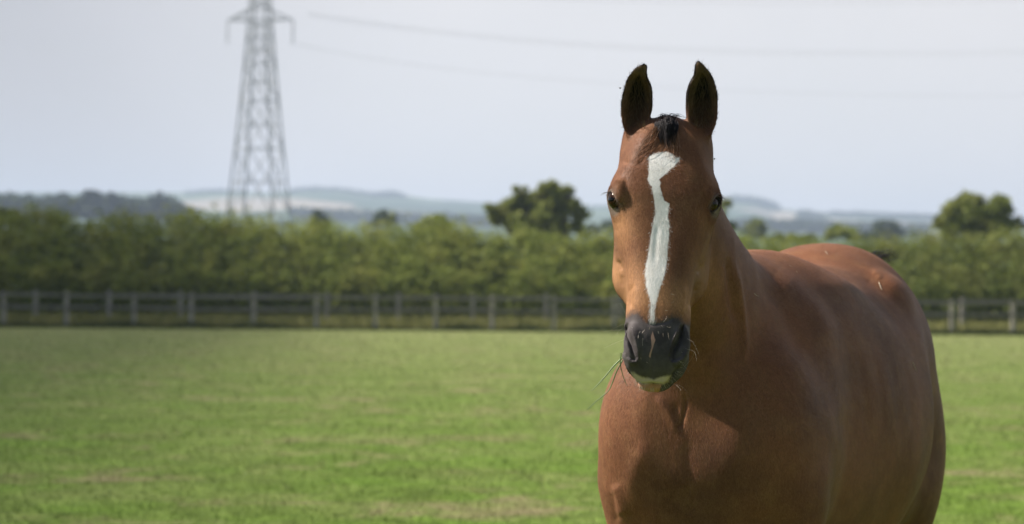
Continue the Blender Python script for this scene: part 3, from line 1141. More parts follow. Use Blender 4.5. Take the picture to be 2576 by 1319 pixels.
# whiskers and pale bristles on nose and chin
wk = []
def K3P(pts, lift=.002, free=False, Yf=None):
    px = catmull(K3(pts), 7); out = []
    p0, n0 = hit(*px[0]) if hit(*px[0])[0] is not None else (P(*px[0], 4.86), np.array([0, -1.0, 0]))
    for i, (x, y) in enumerate(px):
        if free: out.append(P(x, y, p0[1] - .004 * i))
        else:
            p, nn = hit(x, y)
            out.append(p + nn * lift if p is not None else P(x, y, p0[1]))
    return np.array(out)
for pts in ([(460, 530), (465, 490), (482, 465)], [(498, 482), (525, 448)], [(560, 452), (568, 426)], [(685, 382), (706, 360), (722, 328)],
            [(668, 412), (690, 433)], [(720, 424), (740, 431), (762, 424)], [(730, 478), (735, 520), (743, 541)], [(685, 483), (688, 516)],
            [(718, 205), (745, 219), (778, 199)], [(755, 130), (792, 139)], [(502, 595), (498, 560), (506, 528)], [(706, 277), (729, 281)],
            [(538, 738), (552, 750)], [(408, 432), (412, 437)], [(640, 466), (648, 486)], [(485, 700), (490, 715)]):
    wk.append(K3P(pts, .0016))
nw1 = len(wk)
for pts in ([(905, 530), (960, 570), (1010, 675)], [(890, 620), (970, 650), (985, 732)], [(880, 780), (950, 700), (975, 610)], [(860, 760), (900, 800), (920, 838)],
            [(790, 940), (860, 965), (940, 1055)], [(800, 950), (830, 970), (850, 1000)], [(330, 540), (230, 580), (150, 618)], [(330, 450), (210, 458), (120, 470)],
            [(325, 400), (270, 425), (220, 450)], [(330, 430), (278, 470), (275, 500)], [(340, 905), (300, 935), (270, 975)], [(345, 300), (300, 215), (258, 235)]):
    wk.append(K3P(pts, free=True))
for i in range(80):
    u = rng.uniform(-1, 1)
    x, y = 1640 + 62 * u, 982 - 40 * u * u - rng.uniform(0, 10)
    p, nn = hit(x, y)
    if p is None: continue
    ln = rng.uniform(.006, .016)
    d = np.array([.5 * u + rng.normal(0, .25), -.25, -1 + .5 * abs(u)]); d /= np.linalg.norm(d)
    wk.append(catmull([p, p + d * ln * .5, p + d * ln + np.array([rng.normal(0, .002), 0, .001])], 7))
for i in range(12):
    u = rng.choice([-1, 1]); x, y = 1640 + u * rng.uniform(70, 84), rng.uniform(880, 950)
    p, nn = hit(x - u * 8, y)
    if p is None or p[1] > 5: continue
    ln = rng.uniform(.006, .014); d = np.array([u, -.3, rng.uniform(-.8, .1)]); d /= np.linalg.norm(d)
    wk.append(catmull([p, p + d * ln * .5, p + d * ln], 7))
hair_kid('whiskers', wk, np.concatenate([np.full(nw1, .00034), rng.uniform(.00014, .00024, len(wk) - nw1)]), MAT_WHISKER)

# mane on the far side of the crest
mn = []
for i in range(1500):
    u = rng.random()
    s0 = -.02 + .44 * u; z0 = 1.70 - .20 * u
    p = onto(b2w(s0, -.01 + rng.normal(0, .006), z0 + .02), .002)
    ln = rng.uniform(.10, .20)
    pts = [p, p + np.array([-.012, -.004, .008]) * 1.0, onto(p - B_W * .05 + np.array([0, .01, -.5 * ln]), .004),
           onto(p - B_W * .06 + np.array([0, .01, -ln * 1.0]), .004)]
    mn.append(catmull(pts, 8))
hair_kid('mane', mn, rng.uniform(.0006, .0010, len(mn)), MAT_BLACKHAIR)

# tail carried a little to the left side, wisps lifted by the breeze
tl = []
for i in range(1500):
    u = rng.normal(0, 1)
    r0 = b2w(1.60 + rng.uniform(0, .08), rng.normal(0, .018), 1.485 - rng.uniform(0, .10))
    lat = rng.uniform(0, .10)
    pts = [r0, b2w(1.70 + rng.normal(0, .01), lat * .35 + .01 * u, 1.47 + rng.normal(0, .012)), b2w(1.78 + rng.normal(0, .015), lat * .9 + .015 * u, 1.36),
           b2w(1.80, lat * .9 + .03 * u, 1.0), b2w(1.76, lat * .7 + .04 * u, rng.uniform(.45, .70))]
    tl.append(catmull(pts, 12))
for i in range(85):
    r0 = b2w(1.56 + rng.uniform(0, .08), .03 + rng.normal(0, .03), 1.475 + rng.normal(0, .008))
    x1 = rng.uniform(2195, 2250); y1 = rng.uniform(628, 656)
    tip = P(x1, y1, 6.85)
    m = (r0 + tip) / 2 + np.array([0, 0, rng.uniform(.0, .02)])
    tl.append(catmull([r0, m, tip, tip + np.array([.03 * rng.random(), 0, .010 * rng.normal(-.5, 1)])], 12))
hair_kid('tail', tl, rng.uniform(.0006, .0009, len(tl)), MAT_BLACKHAIR)


# ---------------------------------------------------------------- grass held in the mouth, chaff, flies
MAT_BLADE = simple_mat('grass_blade_green', (.10, .16, .045), .5, .3, .3, 60)
MAT_STRAW = simple_mat('dry_straw', (.55, .46, .33), .6, .3, .2, 80)
BL = [([(318, 705), (240, 780), (150, 890), (50, 995)], .0013, 'longest grass blade hanging straight out of the horse\'s mouth'),
      ([(322, 725), (270, 820), (225, 940), (185, 1010), (90, 1090), (5, 1168)], .0011, 'bent grass blade hanging lowest from the horse\'s mouth'),
      ([(308, 660), (303, 760), (325, 860), (362, 955)], .0009, 'short grass blade hanging from the mouth corner against the chest')]
for pts, wd, lab in BL:
    px = catmull(K3(pts), 16)
    mid = [P(x, y, 4.845 - .0006 * i) for i, (x, y) in enumerate(px)]
    vs = []
    for i, p in enumerate(mid):
        d = mid[min(i + 1, 15)] - mid[max(i - 1, 0)]; d /= np.linalg.norm(d)
        sd_ = np.cross(d, [0, 1.0, 0]); sd_ /= np.linalg.norm(sd_)
        w_ = wd * (1 - i / 15) ** .6 + .0003
        vs += [p - sd_ * w_, p + np.array([0, .0008, 0]), p + sd_ * w_, p + np.array([0, .0004, 0]) * 0 - np.array([0, .0004, 0])]
    vs = np.array(vs); base = mid[0].copy()
    o = mesh_obj('grass_blade', vs - base, grid_faces(16, 4), MAT_BLADE)
    o.location = base
    tag(o, lab, 'grass blade', 'grass blades hanging from the mouth')
ST = [([(1078, 760), (1097, 808)], 0.0008800000000000001, 'long pale straw piece lying below the hip bone of the horse'),
      ([(1285, 1250), (1312, 1312)], 0.0007700000000000001, 'pale straw piece standing out on the flank near the hind leg'),
      ([(307, 828), (320, 840), (335, 845)], 0.0006050000000000001, 'short curved straw piece stuck on the shoulder beside the neck'),
      ([(525, 655), (543, 665)], 0.00066, 'tiny straw piece on the withers, upper one of two close together'),
      ([(565, 692), (578, 700)], 0.00066, 'tiny straw piece on the withers, lower one of two close together'),
      ([(750, 570), (766, 590)], 0.00066, 'tiny straw piece lying on top of the croup')]
for pts, wd, lab in ST:
    px = catmull(KR(pts), 6)
    pp = []
    for x, y in px:
        p, nn = hit(x, y)
        if p is not None: pp.append(p + nn * .002)
    if len(pp) < 3: continue
    pp = np.array(catmull(pp, 6)); base = pp[0].copy()
    o = strands('straw_piece', (pp - base)[None], np.array([wd]), MAT_STRAW, None, 5)
    o.location = base
    tag(o, lab, 'straw', 'bits of straw on the horse')
MAT_FLY = simple_mat('fly_body', (.02, .02, .02), .4, .5)
MAT_WING = simple_mat('fly_wing', (.25, .25, .25), .3, .5)
for (x, y, Y), lab in (((1560, 222, 5.02), 'small dark fly in the air left of the left ear'), ((1797, 400, 5.0), 'small dark fly beside the right temple of the horse')):
    f = empty('fly', tuple(P(x, y, Y)))
    tag(f, lab, 'fly', 'flies near the horse')
    A = np.eye(3)
    for nm, c, r in (('abdomen', (0, 0, 0), (.0018, .0026, .0017)), ('head', (0, -.0038, .0002), (.0013, .0012, .0013))):
        v, q = uv_ellipsoid(np.array(c), A, r, 10, 8); mesh_obj(nm, v, q, MAT_FLY, f)
    for s_ in (-1, 1):
        v, q = uv_ellipsoid(np.array((s_ * .0026, .0012, .0012)), A, (.0030, .0014, .00015), 10, 6); mesh_obj('wing', v, q, MAT_WING, f)

# ---------------------------------------------------------------- short coat hair
MAT_FUR = coat_material(True)
_px = proj(h_co)
_nr = vnormals(h_me, h_co - np.array(horse.location)); h_me.update()
_view = h_co - np.array([0, 0, CAM_H]); _dist = np.linalg.norm(_view, axis=1, keepdims=True)
_fac = (_nr * _view / _dist).sum(1)
_in = (_px[:, 0] > 1470) & (_px[:, 0] < 2420) & (_px[:, 1] > 140) & (_px[:, 1] < 1360) & (_fac < .50) & (h_co[:, 2] > .72)
for sg in (-1, 1): _in &= np.linalg.norm(h_co - EYES[sg] - GAZE[sg] * .018, axis=1) > .0185
_head = (ATTRS['hair_dir'] < .5) & (_px[:, 0] < 1830) & (_px[:, 1] < 1000)
_mz = np.clip((4 - ATTRS['muzzle']) / 10, 0, 1)
_rel = h_co - H_O
_isface = ((_rel @ H_N) > -.26) & (h_co[:, 1] < 5.16) & ((_rel @ H_T) < .64) & (np.abs(_rel @ H_X) < .15)
_area = _dist[:, 0] ** 2
_w = np.where(_isface, 1.5, 1.0) * (1 - .8 * _mz) * _in
_w /= _w.sum()
NF = 540000
_id = rng.choice(len(h_co), NF, p=_w)
_n = _nr[_id]; _b = h_co[_id] + np.cross(_n, rng.normal(size=(NF, 3))) * .0022
# lie of the coat: down the face and outwards from the whorl, backwards and down on neck and trunk
_hx = (_rel @ H_X)[_id]; _ht = (_rel @ H_T)[_id]
_flow = np.where(_isface[_id][:, None], H_T[None] * (.55 + 1.2 * (_ht[:, None] - .16).clip(-.3, .6) * 2) + H_X[None] * np.sign(_hx)[:, None] * .55,
                 np.array([B_S * .55 + np.array([0, 0, -.85])]))
_earm = ATTRS['ear'][_id] > .05
_flow[_earm] = np.array([0, 0, 1.0])
_flow = _flow + rng.normal(0, .28, (NF, 3))
_flow -= (_flow * _n).sum(1, keepdims=True) * _n
_flow /= np.linalg.norm(_flow, axis=1, keepdims=True) + 1e-9
_side = np.cross(_n, _flow)
_len = rng.uniform(.0055, .0105, NF) * np.where(_isface[_id], .80, 1.15) * np.where(ATTRS['ear'][_id] > .05, .6, 1) * (1 - .55 * _mz[_id])
_lift = rng.uniform(.06, .22, NF)
_tip = _b + _flow * _len[:, None] + _n * (_len * _lift)[:, None]
_wd = rng.uniform(.00022, .00042, NF)[:, None]
_base = _b - _n * .0004
_v = np.stack([_base - _side * _wd, _base + _side * _wd, _tip], 1).reshape(-1, 3) - np.array(horse.location)
fur = mesh_obj('coat_hair', _v, np.arange(3 * NF, dtype=np.int32).reshape(-1, 3), MAT_FUR, horse, smooth=False)
for _k, _a in ATTRS.items():
    if _k != 'hair_dir': vattr(fur.data, _k, np.repeat(_a[_id], 3))
vattr(fur.data, 'rnd', np.repeat(rng.random(NF), 3))
fur['kind'] = 'stuff'

# ================================================================ SETTING
def leaf_mat(name, c0, c1, c2, trans=.35):
    t = NT(name)
    r = t.attr('rnd')
    big = t.noise(t.coords(), .9, 3)
    c = t.mix(r, c0, c1)
    c = t.mix(t.rng(big, .45, .7), c, c2)
    t.set(col=c, rough=.75, spec=.15)
    tr = t.n('ShaderNodeBsdfTranslucent'); t.setv(tr.inputs[0], c)
    mx = t.n('ShaderNodeMixShader'); mx.inputs[0].default_value = trans
    t.l(t.b.outputs[0], mx.inputs[1]); t.l(tr.outputs[0], mx.inputs[2]); t.l(mx.outputs[0], t.out.inputs['Surface'])
    return t.m


def leaves(name, pts, size, mat, parent=None, up=0.0):
    """diamond leaves, random attitude, one mesh"""
    n = len(pts)
    a = rng.normal(size=(n, 3)); a[:, 2] += up; a /= np.linalg.norm(a, axis=1, keepdims=True)
    b = np.cross(a, rng.normal(size=(n, 3))); b /= np.linalg.norm(b, axis=1, keepdims=True)
    s = size * rng.uniform(.6, 1.3, (n, 1))
    v = np.stack([pts - a * s, pts - b * s * .55, pts + a * s, pts + b * s * .55], 1).reshape(-1, 3)
    o = mesh_obj(name, v, np.arange(4 * n, dtype=np.int32).reshape(-1, 4), mat, parent, smooth=False)
    vattr(o.data, 'rnd', np.repeat(np.clip(rng.normal(.5, .25, n), 0, 1), 4))
    return o


def box(v, f, c, d, rz=0.0):
    k = len(v)
    cr, sr = math.cos(rz), math.sin(rz)
    for x in (-1, 1):
        for y in (-1, 1):
            for z in (-1, 1):
                a, b = x * d[0] / 2, y * d[1] / 2
                v.append((c[0] + a * cr - b * sr, c[1] + a * sr + b * cr, c[2] + z * d[2] / 2))
    for q in ((0, 1, 3, 2), (4, 6, 7, 5), (0, 4, 5, 1), (2, 3, 7, 6), (0, 2, 6, 4), (1, 5, 7, 3)):
        f.append(tuple(k + i for i in q))


def beam(v, f, a, b, w, w2=None):
    """square bar from a to b"""
    a = np.asarray(a, float); b = np.asarray(b, float); d = b - a; d /= np.linalg.norm(d)
    r = np.array([0, 0, 1.0]) if abs(d[2]) < .9 else np.array([1.0, 0, 0])
    u = np.cross(d, r); u /= np.linalg.norm(u); q = np.cross(d, u)
    k = len(v); w2 = w if w2 is None else w2
    for p, ww in ((a, w), (b, w2)):
        for s1, s2 in ((-1, -1), (1, -1), (1, 1), (-1, 1)):
            v.append(tuple(p + u * s1 * ww / 2 + q * s2 * ww / 2))
    for i in range(4):
        j = (i + 1) % 4
        f.append((k + i, k + j, k + 4 + j, k + 4 + i))
    f.append((k + 3, k + 2, k + 1, k)); f.append((k + 4, k + 5, k + 6, k + 7))


# ---------------------------------------------------------------- ground
def grass_nodes(t, blade=False):
    g = t.n('ShaderNodeNewGeometry')
    mp = t.n('ShaderNodeMapping'); mp.inputs['Scale'].default_value = (1, 1, 0)
    t.l(g.outputs['Position'], mp.inputs['Vector'])
    p = mp.outputs[0]
    n1 = t.noise(p, .62, 5, .65)
    n2 = t.noise(p, 1.1, 4, .65, .4)
    n3 = t.noise(p, 5.0, 3, .6)
    mp2 = t.n('ShaderNodeMapping'); mp2.inputs['Location'].default_value = (31, 17, 5); mp2.inputs['Scale'].default_value = (1, 1, 0)
    t.l(g.outputs['Position'], mp2.inputs['Vector'])
    n4 = t.noise(mp2.outputs[0], .95, 4, .7, .6)
    c = t.mix(t.rng(n2, .35, .65), GR0, GR1)
    c = t.mix(t.math('MULTIPLY', t.rng(n1, .44, .64), .55), c, GR2)
    c = t.mix(t.math('MULTIPLY', t.rng(n4, .53, .68), .75), c, GR3)
    yy = t.n('ShaderNodeSeparateXYZ'); t.l(g.outputs['Position'], yy.inputs[0])
    c = t.mix(t.rng(yy.outputs['Y'], 18, 62, 0, .62), c, (.205, .215, .085))     # seeding, drier grass towards the fence
    c = t.mix(1.0, c, t.rng(n3, .3, .7, .74, 1.26), 'MULTIPLY')
    return c


GR0 = (.085, .125, .018); GR1 = (.105, .175, .020); GR2 = (.165, .198, .055); GR3 = (.225, .175, .100)
t = NT('pasture_grass')
t.set(col=grass_nodes(t), rough=.9, spec=.1)
MAT_GROUND = t.m
t = NT('grass_blades')
c = grass_nodes(t)
c = t.mix(1.0, c, t.rng(t.attr('rnd'), 0, 1, .85, 1.22), 'MULTIPLY')
t.set(col=c, rough=.8, spec=.15)
MAT_BLADES = t.m

hills_rows = [(-400, 496), (0, 496), (140, 493), (300, 492), (460, 492), (580, 486), (680, 490), (750, 480), (800, 477), (860, 479), (905, 486), (950, 494), (990, 492),
              (1080, 503), (1220, 510), (1480, 515), (1700, 512), (1800, 502), (1850, 499), (1900, 503), (1945, 519), (2050, 527),
              (2200, 534), (2350, 543), (2500, 545), (2700, 545), (3000, 540)]


def terrain(Y, xs):
    """height above the pasture along one row of ground at distance Y"""
    hr = np.array(hills_rows, float)
    crest = np.interp(xs, hr[:, 0], hr[:, 1])
    wob = 8 * np.sin(xs / 130.0 + Y / 400.0) + 5 * np.sin(xs / 57.0 + 1.7 - Y / 230.0)
    if Y <= 250: return np.zeros_like(xs)
    f = np.clip((Y - 250) / 2750, 0, 1)
    base = 690 - 70 * min(1, (Y - 250) / 400)           # low fields
    row = base * (1 - f ** 1.15) + crest * f ** 1.15 + wob * f * (1 - f) * 1.6
    z = CAM_H + (HY - row) / FPX * Y
    k = min(1.0, (Y - 250) / 300); z *= k * k * (3 - 2 * k)
    if Y > 3000: z = z - ((Y - 3000) / 1000.0) ** 2 * 60
    return z


xs = np.linspace(-2600, 5200, 391)
ys = np.concatenate([[-60, -20, 0, 8, 20, 40, 67, 90, 120, 160, 210, 250], np.geomspace(270, 3000, 60), [3150, 3350, 3600, 4000, 4500]])
gv = []
for Y in ys:
    Ye = max(Y, 60)
    X = (xs - HX) / FPX * Ye * (3.0 if Y < 60 else 1.0 + 2.0 * max(0, (250 - Y) / 250))
    z = terrain(Y, xs)
    gv.append(np.stack([X, np.full_like(X, Y), z], 1))
k0 = 12
ground = mesh_obj('ground', np.concatenate(gv[:k0]), grid_faces(k0, len(xs), False), MAT_GROUND)
tag(ground, kind='structure')
t = NT('hill_fields')
g = t.n('ShaderNodeNewGeometry')
mp = t.n('ShaderNodeMapping'); mp.inputs['Scale'].default_value = (1 / 150, 1 / 330, 0); t.l(g.outputs['Position'], mp.inputs['Vector'])
vo = t.n('ShaderNodeTexVoronoi'); vo.inputs['Scale'].default_value = 1.0; t.l(mp.outputs[0], vo.inputs['Vector'])
sp = t.n('ShaderNodeSeparateColor'); t.l(vo.outputs['Color'], sp.inputs[0])
c = t.mix(t.rng(sp.outputs[0], .35, .38), (.045, .075, .035), (.08, .115, .05))
c = t.mix(t.rng(sp.outputs[1], .88, .90), c, (.20, .18, .14))
c = t.mix(t.rng(sp.outputs[2], .90, .92), c, (.16, .12, .09))
vd = t.n('ShaderNodeTexVoronoi', feature='DISTANCE_TO_EDGE'); vd.inputs['Scale'].default_value = 1.0; t.l(mp.outputs[0], vd.inputs['Vector'])
c = t.mix(t.rng(vd.outputs['Distance'], .02, .05, .8, 0), c, (.025, .045, .02))
wood = t.noise(mp.outputs[0], .9, 3, .5)
c = t.mix(t.rng(wood, .58, .60), c, (.03, .05, .022))
c = t.mix(t.rng(t.math('MULTIPLY_ADD', t.math('SUBTRACT', wood, .5), 12.0, t.attr('stubble')), -2, 2, .9, 0), c, (.30, .255, .20))
t.set(col=c, rough=.95, spec=.05)
hills = mesh_obj('hills', np.concatenate(gv[k0 - 1:]), grid_faces(len(ys) - k0 + 1, len(xs), False), t.m)
hv_ = np.concatenate(gv[k0 - 1:]); hp = proj(hv_)
stub = np.full(len(hv_), 50.0)
for poly in ([(440, 508), (560, 500), (640, 497), (760, 503), (900, 514), (880, 524), (740, 528), (600, 534), (470, 524)],
             [(1950, 530), (2020, 538), (2110, 560), (2150, 580), (2090, 584), (2010, 560), (1940, 548)],
             [(2360, 552), (2600, 556), (2600, 566), (2380, 564)]):
    stub = np.minimum(stub, sd_polygon(hp, poly))
stub[hv_[:, 1] > 3050] = 50
vattr(hills.data, 'stubble', stub)
tag(hills, kind='structure')


def ground_z(X, Y):
    if Y < 250: return 0.0
    return float(terrain(Y, np.array([X / Y * FPX + HX]))[0])


# grass blades over the near field
n = 300000
Yb = 11.5 * (66.5 / 11.5) ** rng.random(n)
xb = np.where(rng.random(n) < .6, rng.uniform(-60, 2640, n), rng.uniform(-1500, 4100, n))
Xb = (xb - HX) / FPX * Yb
clump = rng.normal(0, .03, (n, 2))
hgt = rng.uniform(.006, .020, n) * (1 + .8 * rng.random(n) ** 6)
wdt = np.maximum(.0030, Yb * .00020)
az = rng.uniform(0, 2 * math.pi, n)
base = np.stack([Xb + clump[:, 0], Yb + clump[:, 1], np.zeros(n)], 1)
side = np.stack([np.cos(az), np.sin(az), np.zeros(n)], 1) * wdt[:, None]
lean = rng.normal(0, .35, (n, 2)) * hgt[:, None]
tip = base + np.stack([lean[:, 0], lean[:, 1], hgt], 1)
bv = np.stack([base - side, base + side, tip], 1).reshape(-1, 3)
grass = mesh_obj('grass', bv, np.arange(3 * n, dtype=np.int32).reshape(-1, 3), MAT_BLADES, smooth=False)
vattr(grass.data, 'rnd', np.repeat(rng.random(n), 3))
tag(grass, kind='stuff')

# rough grass and weeds under and between the two fences
t = NT('rough_grass')
nz = t.noise(t.coords(), .5, 3)
c = t.mix(t.attr('rnd'), (.050, .068, .024), (.120, .130, .042))
c2 = t.mix(t.attr('rnd'), (.20, .20, .06), (.30, .27, .10))
c = t.mix(t.attr('dry'), c, c2)
c = t.mix(t.math('MULTIPLY', t.rng(nz, .55, .7), .5), c, (.12, .14, .04))
t.set(col=c, rough=.85, spec=.1)
n = 105000
zone = rng.random(n)
Yw = np.where(zone < .45, rng.normal(67.0, .18, n), rng.uniform(67.4, 76, n))
Xw = rng.uniform(-30, 31, n) * (Yw / 67)
clu = .5 + .5 * np.sin(Xw * 1.9 + np.sin(Xw * .7) * 3)
hw_ = np.where(zone < .45, rng.uniform(.05, .22, n) * (.5 + .8 * clu), rng.uniform(.12, .42, n))
az = rng.uniform(0, math.pi, n)
base = np.stack([Xw, Yw, np.zeros(n)], 1)
side = np.stack([np.cos(az), np.sin(az), np.zeros(n)], 1) * .018
tip = base + np.stack([rng.normal(0, .08, n), rng.normal(0, .08, n), hw_], 1)
wd_ = mesh_obj('rough_grass', np.stack([base - side, base + side, tip], 1).reshape(-1, 3), np.arange(3 * n, dtype=np.int32).reshape(-1, 3), t.m, smooth=False)
vattr(wd_.data, 'rnd', np.repeat(rng.random(n), 3))
vattr(wd_.data, 'dry', np.repeat(np.where(zone < .45, .05, .75) * rng.uniform(.6, 1.2, n), 3))
tag(wd_, kind='stuff')

# ---------------------------------------------------------------- fences
t = NT('weathered_wood')
nz = t.noise(t.coords((1, 1, .3)), 9, 4)
c = t.mix(t.rng(nz, .3, .7), (.26, .235, .20), (.42, .38, .33))
t.set(col=c, rough=.85, spec=.15)
MAT_WOOD = t.m
MAT_RAIL = simple_mat('rail_wood', (.205, .185, .160), .85, .15, .25, 6)


def fence(Y, posts, rails, ph, label, pw=.115):
    x0 = (posts[0] - HX) / FPX * Y; x1 = (posts[-1] - HX) / FPX * Y
    root = empty('post_and_rail_fence', ((x0 + x1) / 2, Y, 0))
    tag(root, label, 'fence', 'post and rail fences along the far side of the field')
    ox = (x0 + x1) / 2
    for x in posts:
        X = (x - HX) / FPX * Y
        v, f = [], []
        hh = ph + rng.normal(0, .012)
        box(v, f, (X - ox, 0, hh / 2 - .05), (pw, pw, hh + .1), rng.normal(0, .04))
        for i in (1, 3, 5, 7): v[i] = (v[i][0], v[i][1], v[i][2] + (.02 if i in (1, 5) else -.015))
        mesh_obj('post', v, f, MAT_WOOD, root, smooth=False)
    for z in rails:
        for a, b in zip(posts[:-1], posts[1:]):
            A = (a - HX) / FPX * Y - ox; Bx = (b - HX) / FPX * Y - ox
            v, f = [], []
            beam(v, f, (A, -pw / 2 - .018, z + rng.normal(0, .008)), (Bx - .006, -pw / 2 - .018, z + rng.normal(0, .008)), .036)
            v = [(p[0], p[1], z + (p[2] - z) * 2.0) for p in v]
            mesh_obj('rail', v, f, MAT_RAIL, root, smooth=False)


front = [-140, 10, 168, 338, 482, 638, 797, 945, 1097, 1240, 1394, 1545, 1700, 1850, 1990, 2120, 2250, 2396, 2550, 2710]
rear = [-100, 90, 275, 455, 640, 823, 1003, 1190, 1375, 1560, 1750, 1930, 2090, 2255, 2422, 2600, 2780]
front = [front[0] - 154 * k for k in range(7, 0, -1)] + front + [front[-1] + 154 * k for k in range(1, 8)]
rear = [rear[0] - 184 * k for k in range(6, 0, -1)] + rear + [rear[-1] + 184 * k for k in range(1, 7)]
fence(67, front, (.90, .58), .99, 'nearer weathered post and rail fence along the edge of the grass field')
fence(72.5, rear, (.90, .50), 1.00, 'farther grey post and rail fence just in front of the hedge')

# ---------------------------------------------------------------- hedge
HTOP = [(-200, 535), (0, 538), (120, 541), (260, 545), (480, 553), (600, 556), (700, 562), (850, 572), (1000, 574), (1110, 574), (1225, 590), (1400, 602),
        (1540, 592), (1700, 600), (1900, 604), (2100, 606), (2280, 604), (2400, 600), (2500, 592), (2700, 590)]
hr = np.array(HTOP, float)


def hedge(x0, x1, label, n_shoot, mats, Yc=81.0):
    X0, X1 = (x0 - HX) / FPX * Yc, (x1 - HX) / FPX * Yc
    root = empty('hedge', ((X0 + X1) / 2, Yc, 0))
    tag(root, label, 'hedge')
    pts = []; stems_v, stems_f = [], []
    for i in range(n_shoot):
        X = rng.uniform(X0, X1); d = rng.uniform(-2.4, 1.2); Y = Yc + d
        px_ = X / Y * FPX + HX
        top = CAM_H + (HY - np.interp(px_, hr[:, 0], hr[:, 1]) - 9 + .0084 * (px_ - HX)) / FPX * Y
        cl = .5 * math.sin(X * 1.1 + 2 * math.sin(X * .37)) + .5 * math.sin(X * 2.7 + d)
        lumps = .5 + .5 * math.sin(X * .83 + 1.3 * math.sin(X * .29) + d)
        top = top * (1 - .24 * max(0, -d - .1 + .2 * lumps)) + .20 * cl + rng.normal(0, .23)
        m = int(rng.integers(50, 80))
        zz = top * (1 - rng.random(m) ** 1.5 * .97)
        wdt_ = .13 + .10 * np.sin(np.clip(zz / top, 0, 1) * math.pi)
        lx, ly = rng.normal(0, .05), rng.normal(0, .05)
        p = np.stack([X + rng.normal(0, 1, m) * wdt_ + lx * zz, Y + rng.normal(0, 1, m) * wdt_ + ly * zz, zz], 1)
        pts.append(p)
        if i % 4 == 0: beam(stems_v, stems_f, (X, Y, 0), (X + lx * top, Y + ly * top, top * .85), .035, .01)
    org = np.array(root.location)
    leaves('foliage', np.concatenate(pts) - org, .068, mats, root)
    mesh_obj('stems', np.array(stems_v) - org, stems_f, MAT_STEM, root, smooth=False)


MAT_STEM = simple_mat('stem_bark', (.07, .055, .04), .9, .1)
LM_A = leaf_mat('hedge_leaves', (.110, .145, .030), (.300, .340, .075), (.280, .285, .070))
LM_B = leaf_mat('bramble_leaves', (.100, .140, .030), (.250, .275, .065), (.220, .225, .060))
LM_C = leaf_mat('oak_leaves', (.105, .135, .035), (.290, .315, .080), (.230, .240, .065), .5)
LM_F = leaf_mat('ridge_leaves', (.035, .055, .030), (.070, .090, .045), (.055, .075, .040))
LM_D = leaf_mat('far_leaves', (.045, .075, .020), (.085, .115, .035), (.070, .100, .028))
LM_E = leaf_mat('autumn_leaves', (.16, .10, .03), (.24, .16, .05), (.12, .12, .03))
hedge(-1250, 2030, 'long tall overgrown hedge behind the fence, running from the left edge to behind the horse', 5300, LM_A)
hedge(2034, 3850, 'rounded bushy hedge behind the fence at the right, below the crown of the right tree', 2700, LM_B)


# ---------------------------------------------------------------- trees
MAT_BARK = simple_mat('bark', (.09, .07, .055), .9, .1)


def tree(clumps, Y, n_leaf, size, mat, label, group=None, x_trunk=None, name='tree', trunk_w=.3, fill=.5):
    """clumps: (x, y, rx, ry) in the picture, put at distance Y with their own depth"""
    cs = []
    for x, y, rx, ry in clumps:
        p = P(x, y, Y); s = Y / FPX
        cs.append((p, rx * s, ry * s))
    xt = x_trunk if x_trunk is not None else np.mean([c[0] for c in clumps])
    bx = P(xt, HY, Y)[0]
    gz = ground_z(bx, Y)
    root = empty(name, (bx, Y, gz)); org = np.array(root.location)
    tag(root, label, 'tree', group)
    vol = np.array([c[1] * c[1] * c[2] for c in cs]) ** .75; vol /= vol.sum()
    pts = []
    for (c, rx, rz), w in zip(cs, vol):
        m = int(n_leaf * w) + 20
        k = max(6, int(m / 110))
        dy = rng.normal(0, rx * .35)
        # sub-clumps on the clump's surface
        d = rng.normal(size=(k, 3)); d /= np.linalg.norm(d, axis=1, keepdims=True)
        r = rng.uniform(.35, 1.0, (k, 1)) ** fill
        sub = c + np.array([0, dy, 0]) + d * r * np.array([rx, rx * .9, rz])
        q = np.repeat(sub, max(1, m // k), axis=0)
        q = q + rng.normal(size=q.shape) * np.array([rx, rx, rz]) * rng.uniform(.10, .22)
        pts.append(q)
    pts = np.concatenate(pts)
    pts[:, 2] = np.maximum(pts[:, 2], gz + .1)
    leaves('crown', pts - org, size, mat, root, up=.3)
    v, f = [], []
    cc = np.mean([c[0] for c in cs], axis=0); cc = cc + 0
    zt = gz + (cc[2] - gz) * .55
    fork = np.array([bx + (cc[0] - bx) * .3, Y, zt])
    beam(v, f, (bx, Y, gz - .3), fork, trunk_w, trunk_w * .7)
    for c, rx, rz in cs:
        mid = fork + (c - fork) * .5 + np.array([0, 0, -.08 * rz])
        beam(v, f, fork, mid, trunk_w * .5, trunk_w * .3); beam(v, f, mid, c, trunk_w * .3, trunk_w * .1)
        for _ in range(3):
            e_ = c + rng.normal(size=3) * np.array([rx, rx, rz]) * .45
            beam(v, f, c, e_, trunk_w * .12, trunk_w * .04)
    mesh_obj('trunk', np.array(v) - org, f, MAT_BARK, root, smooth=False)
    return root


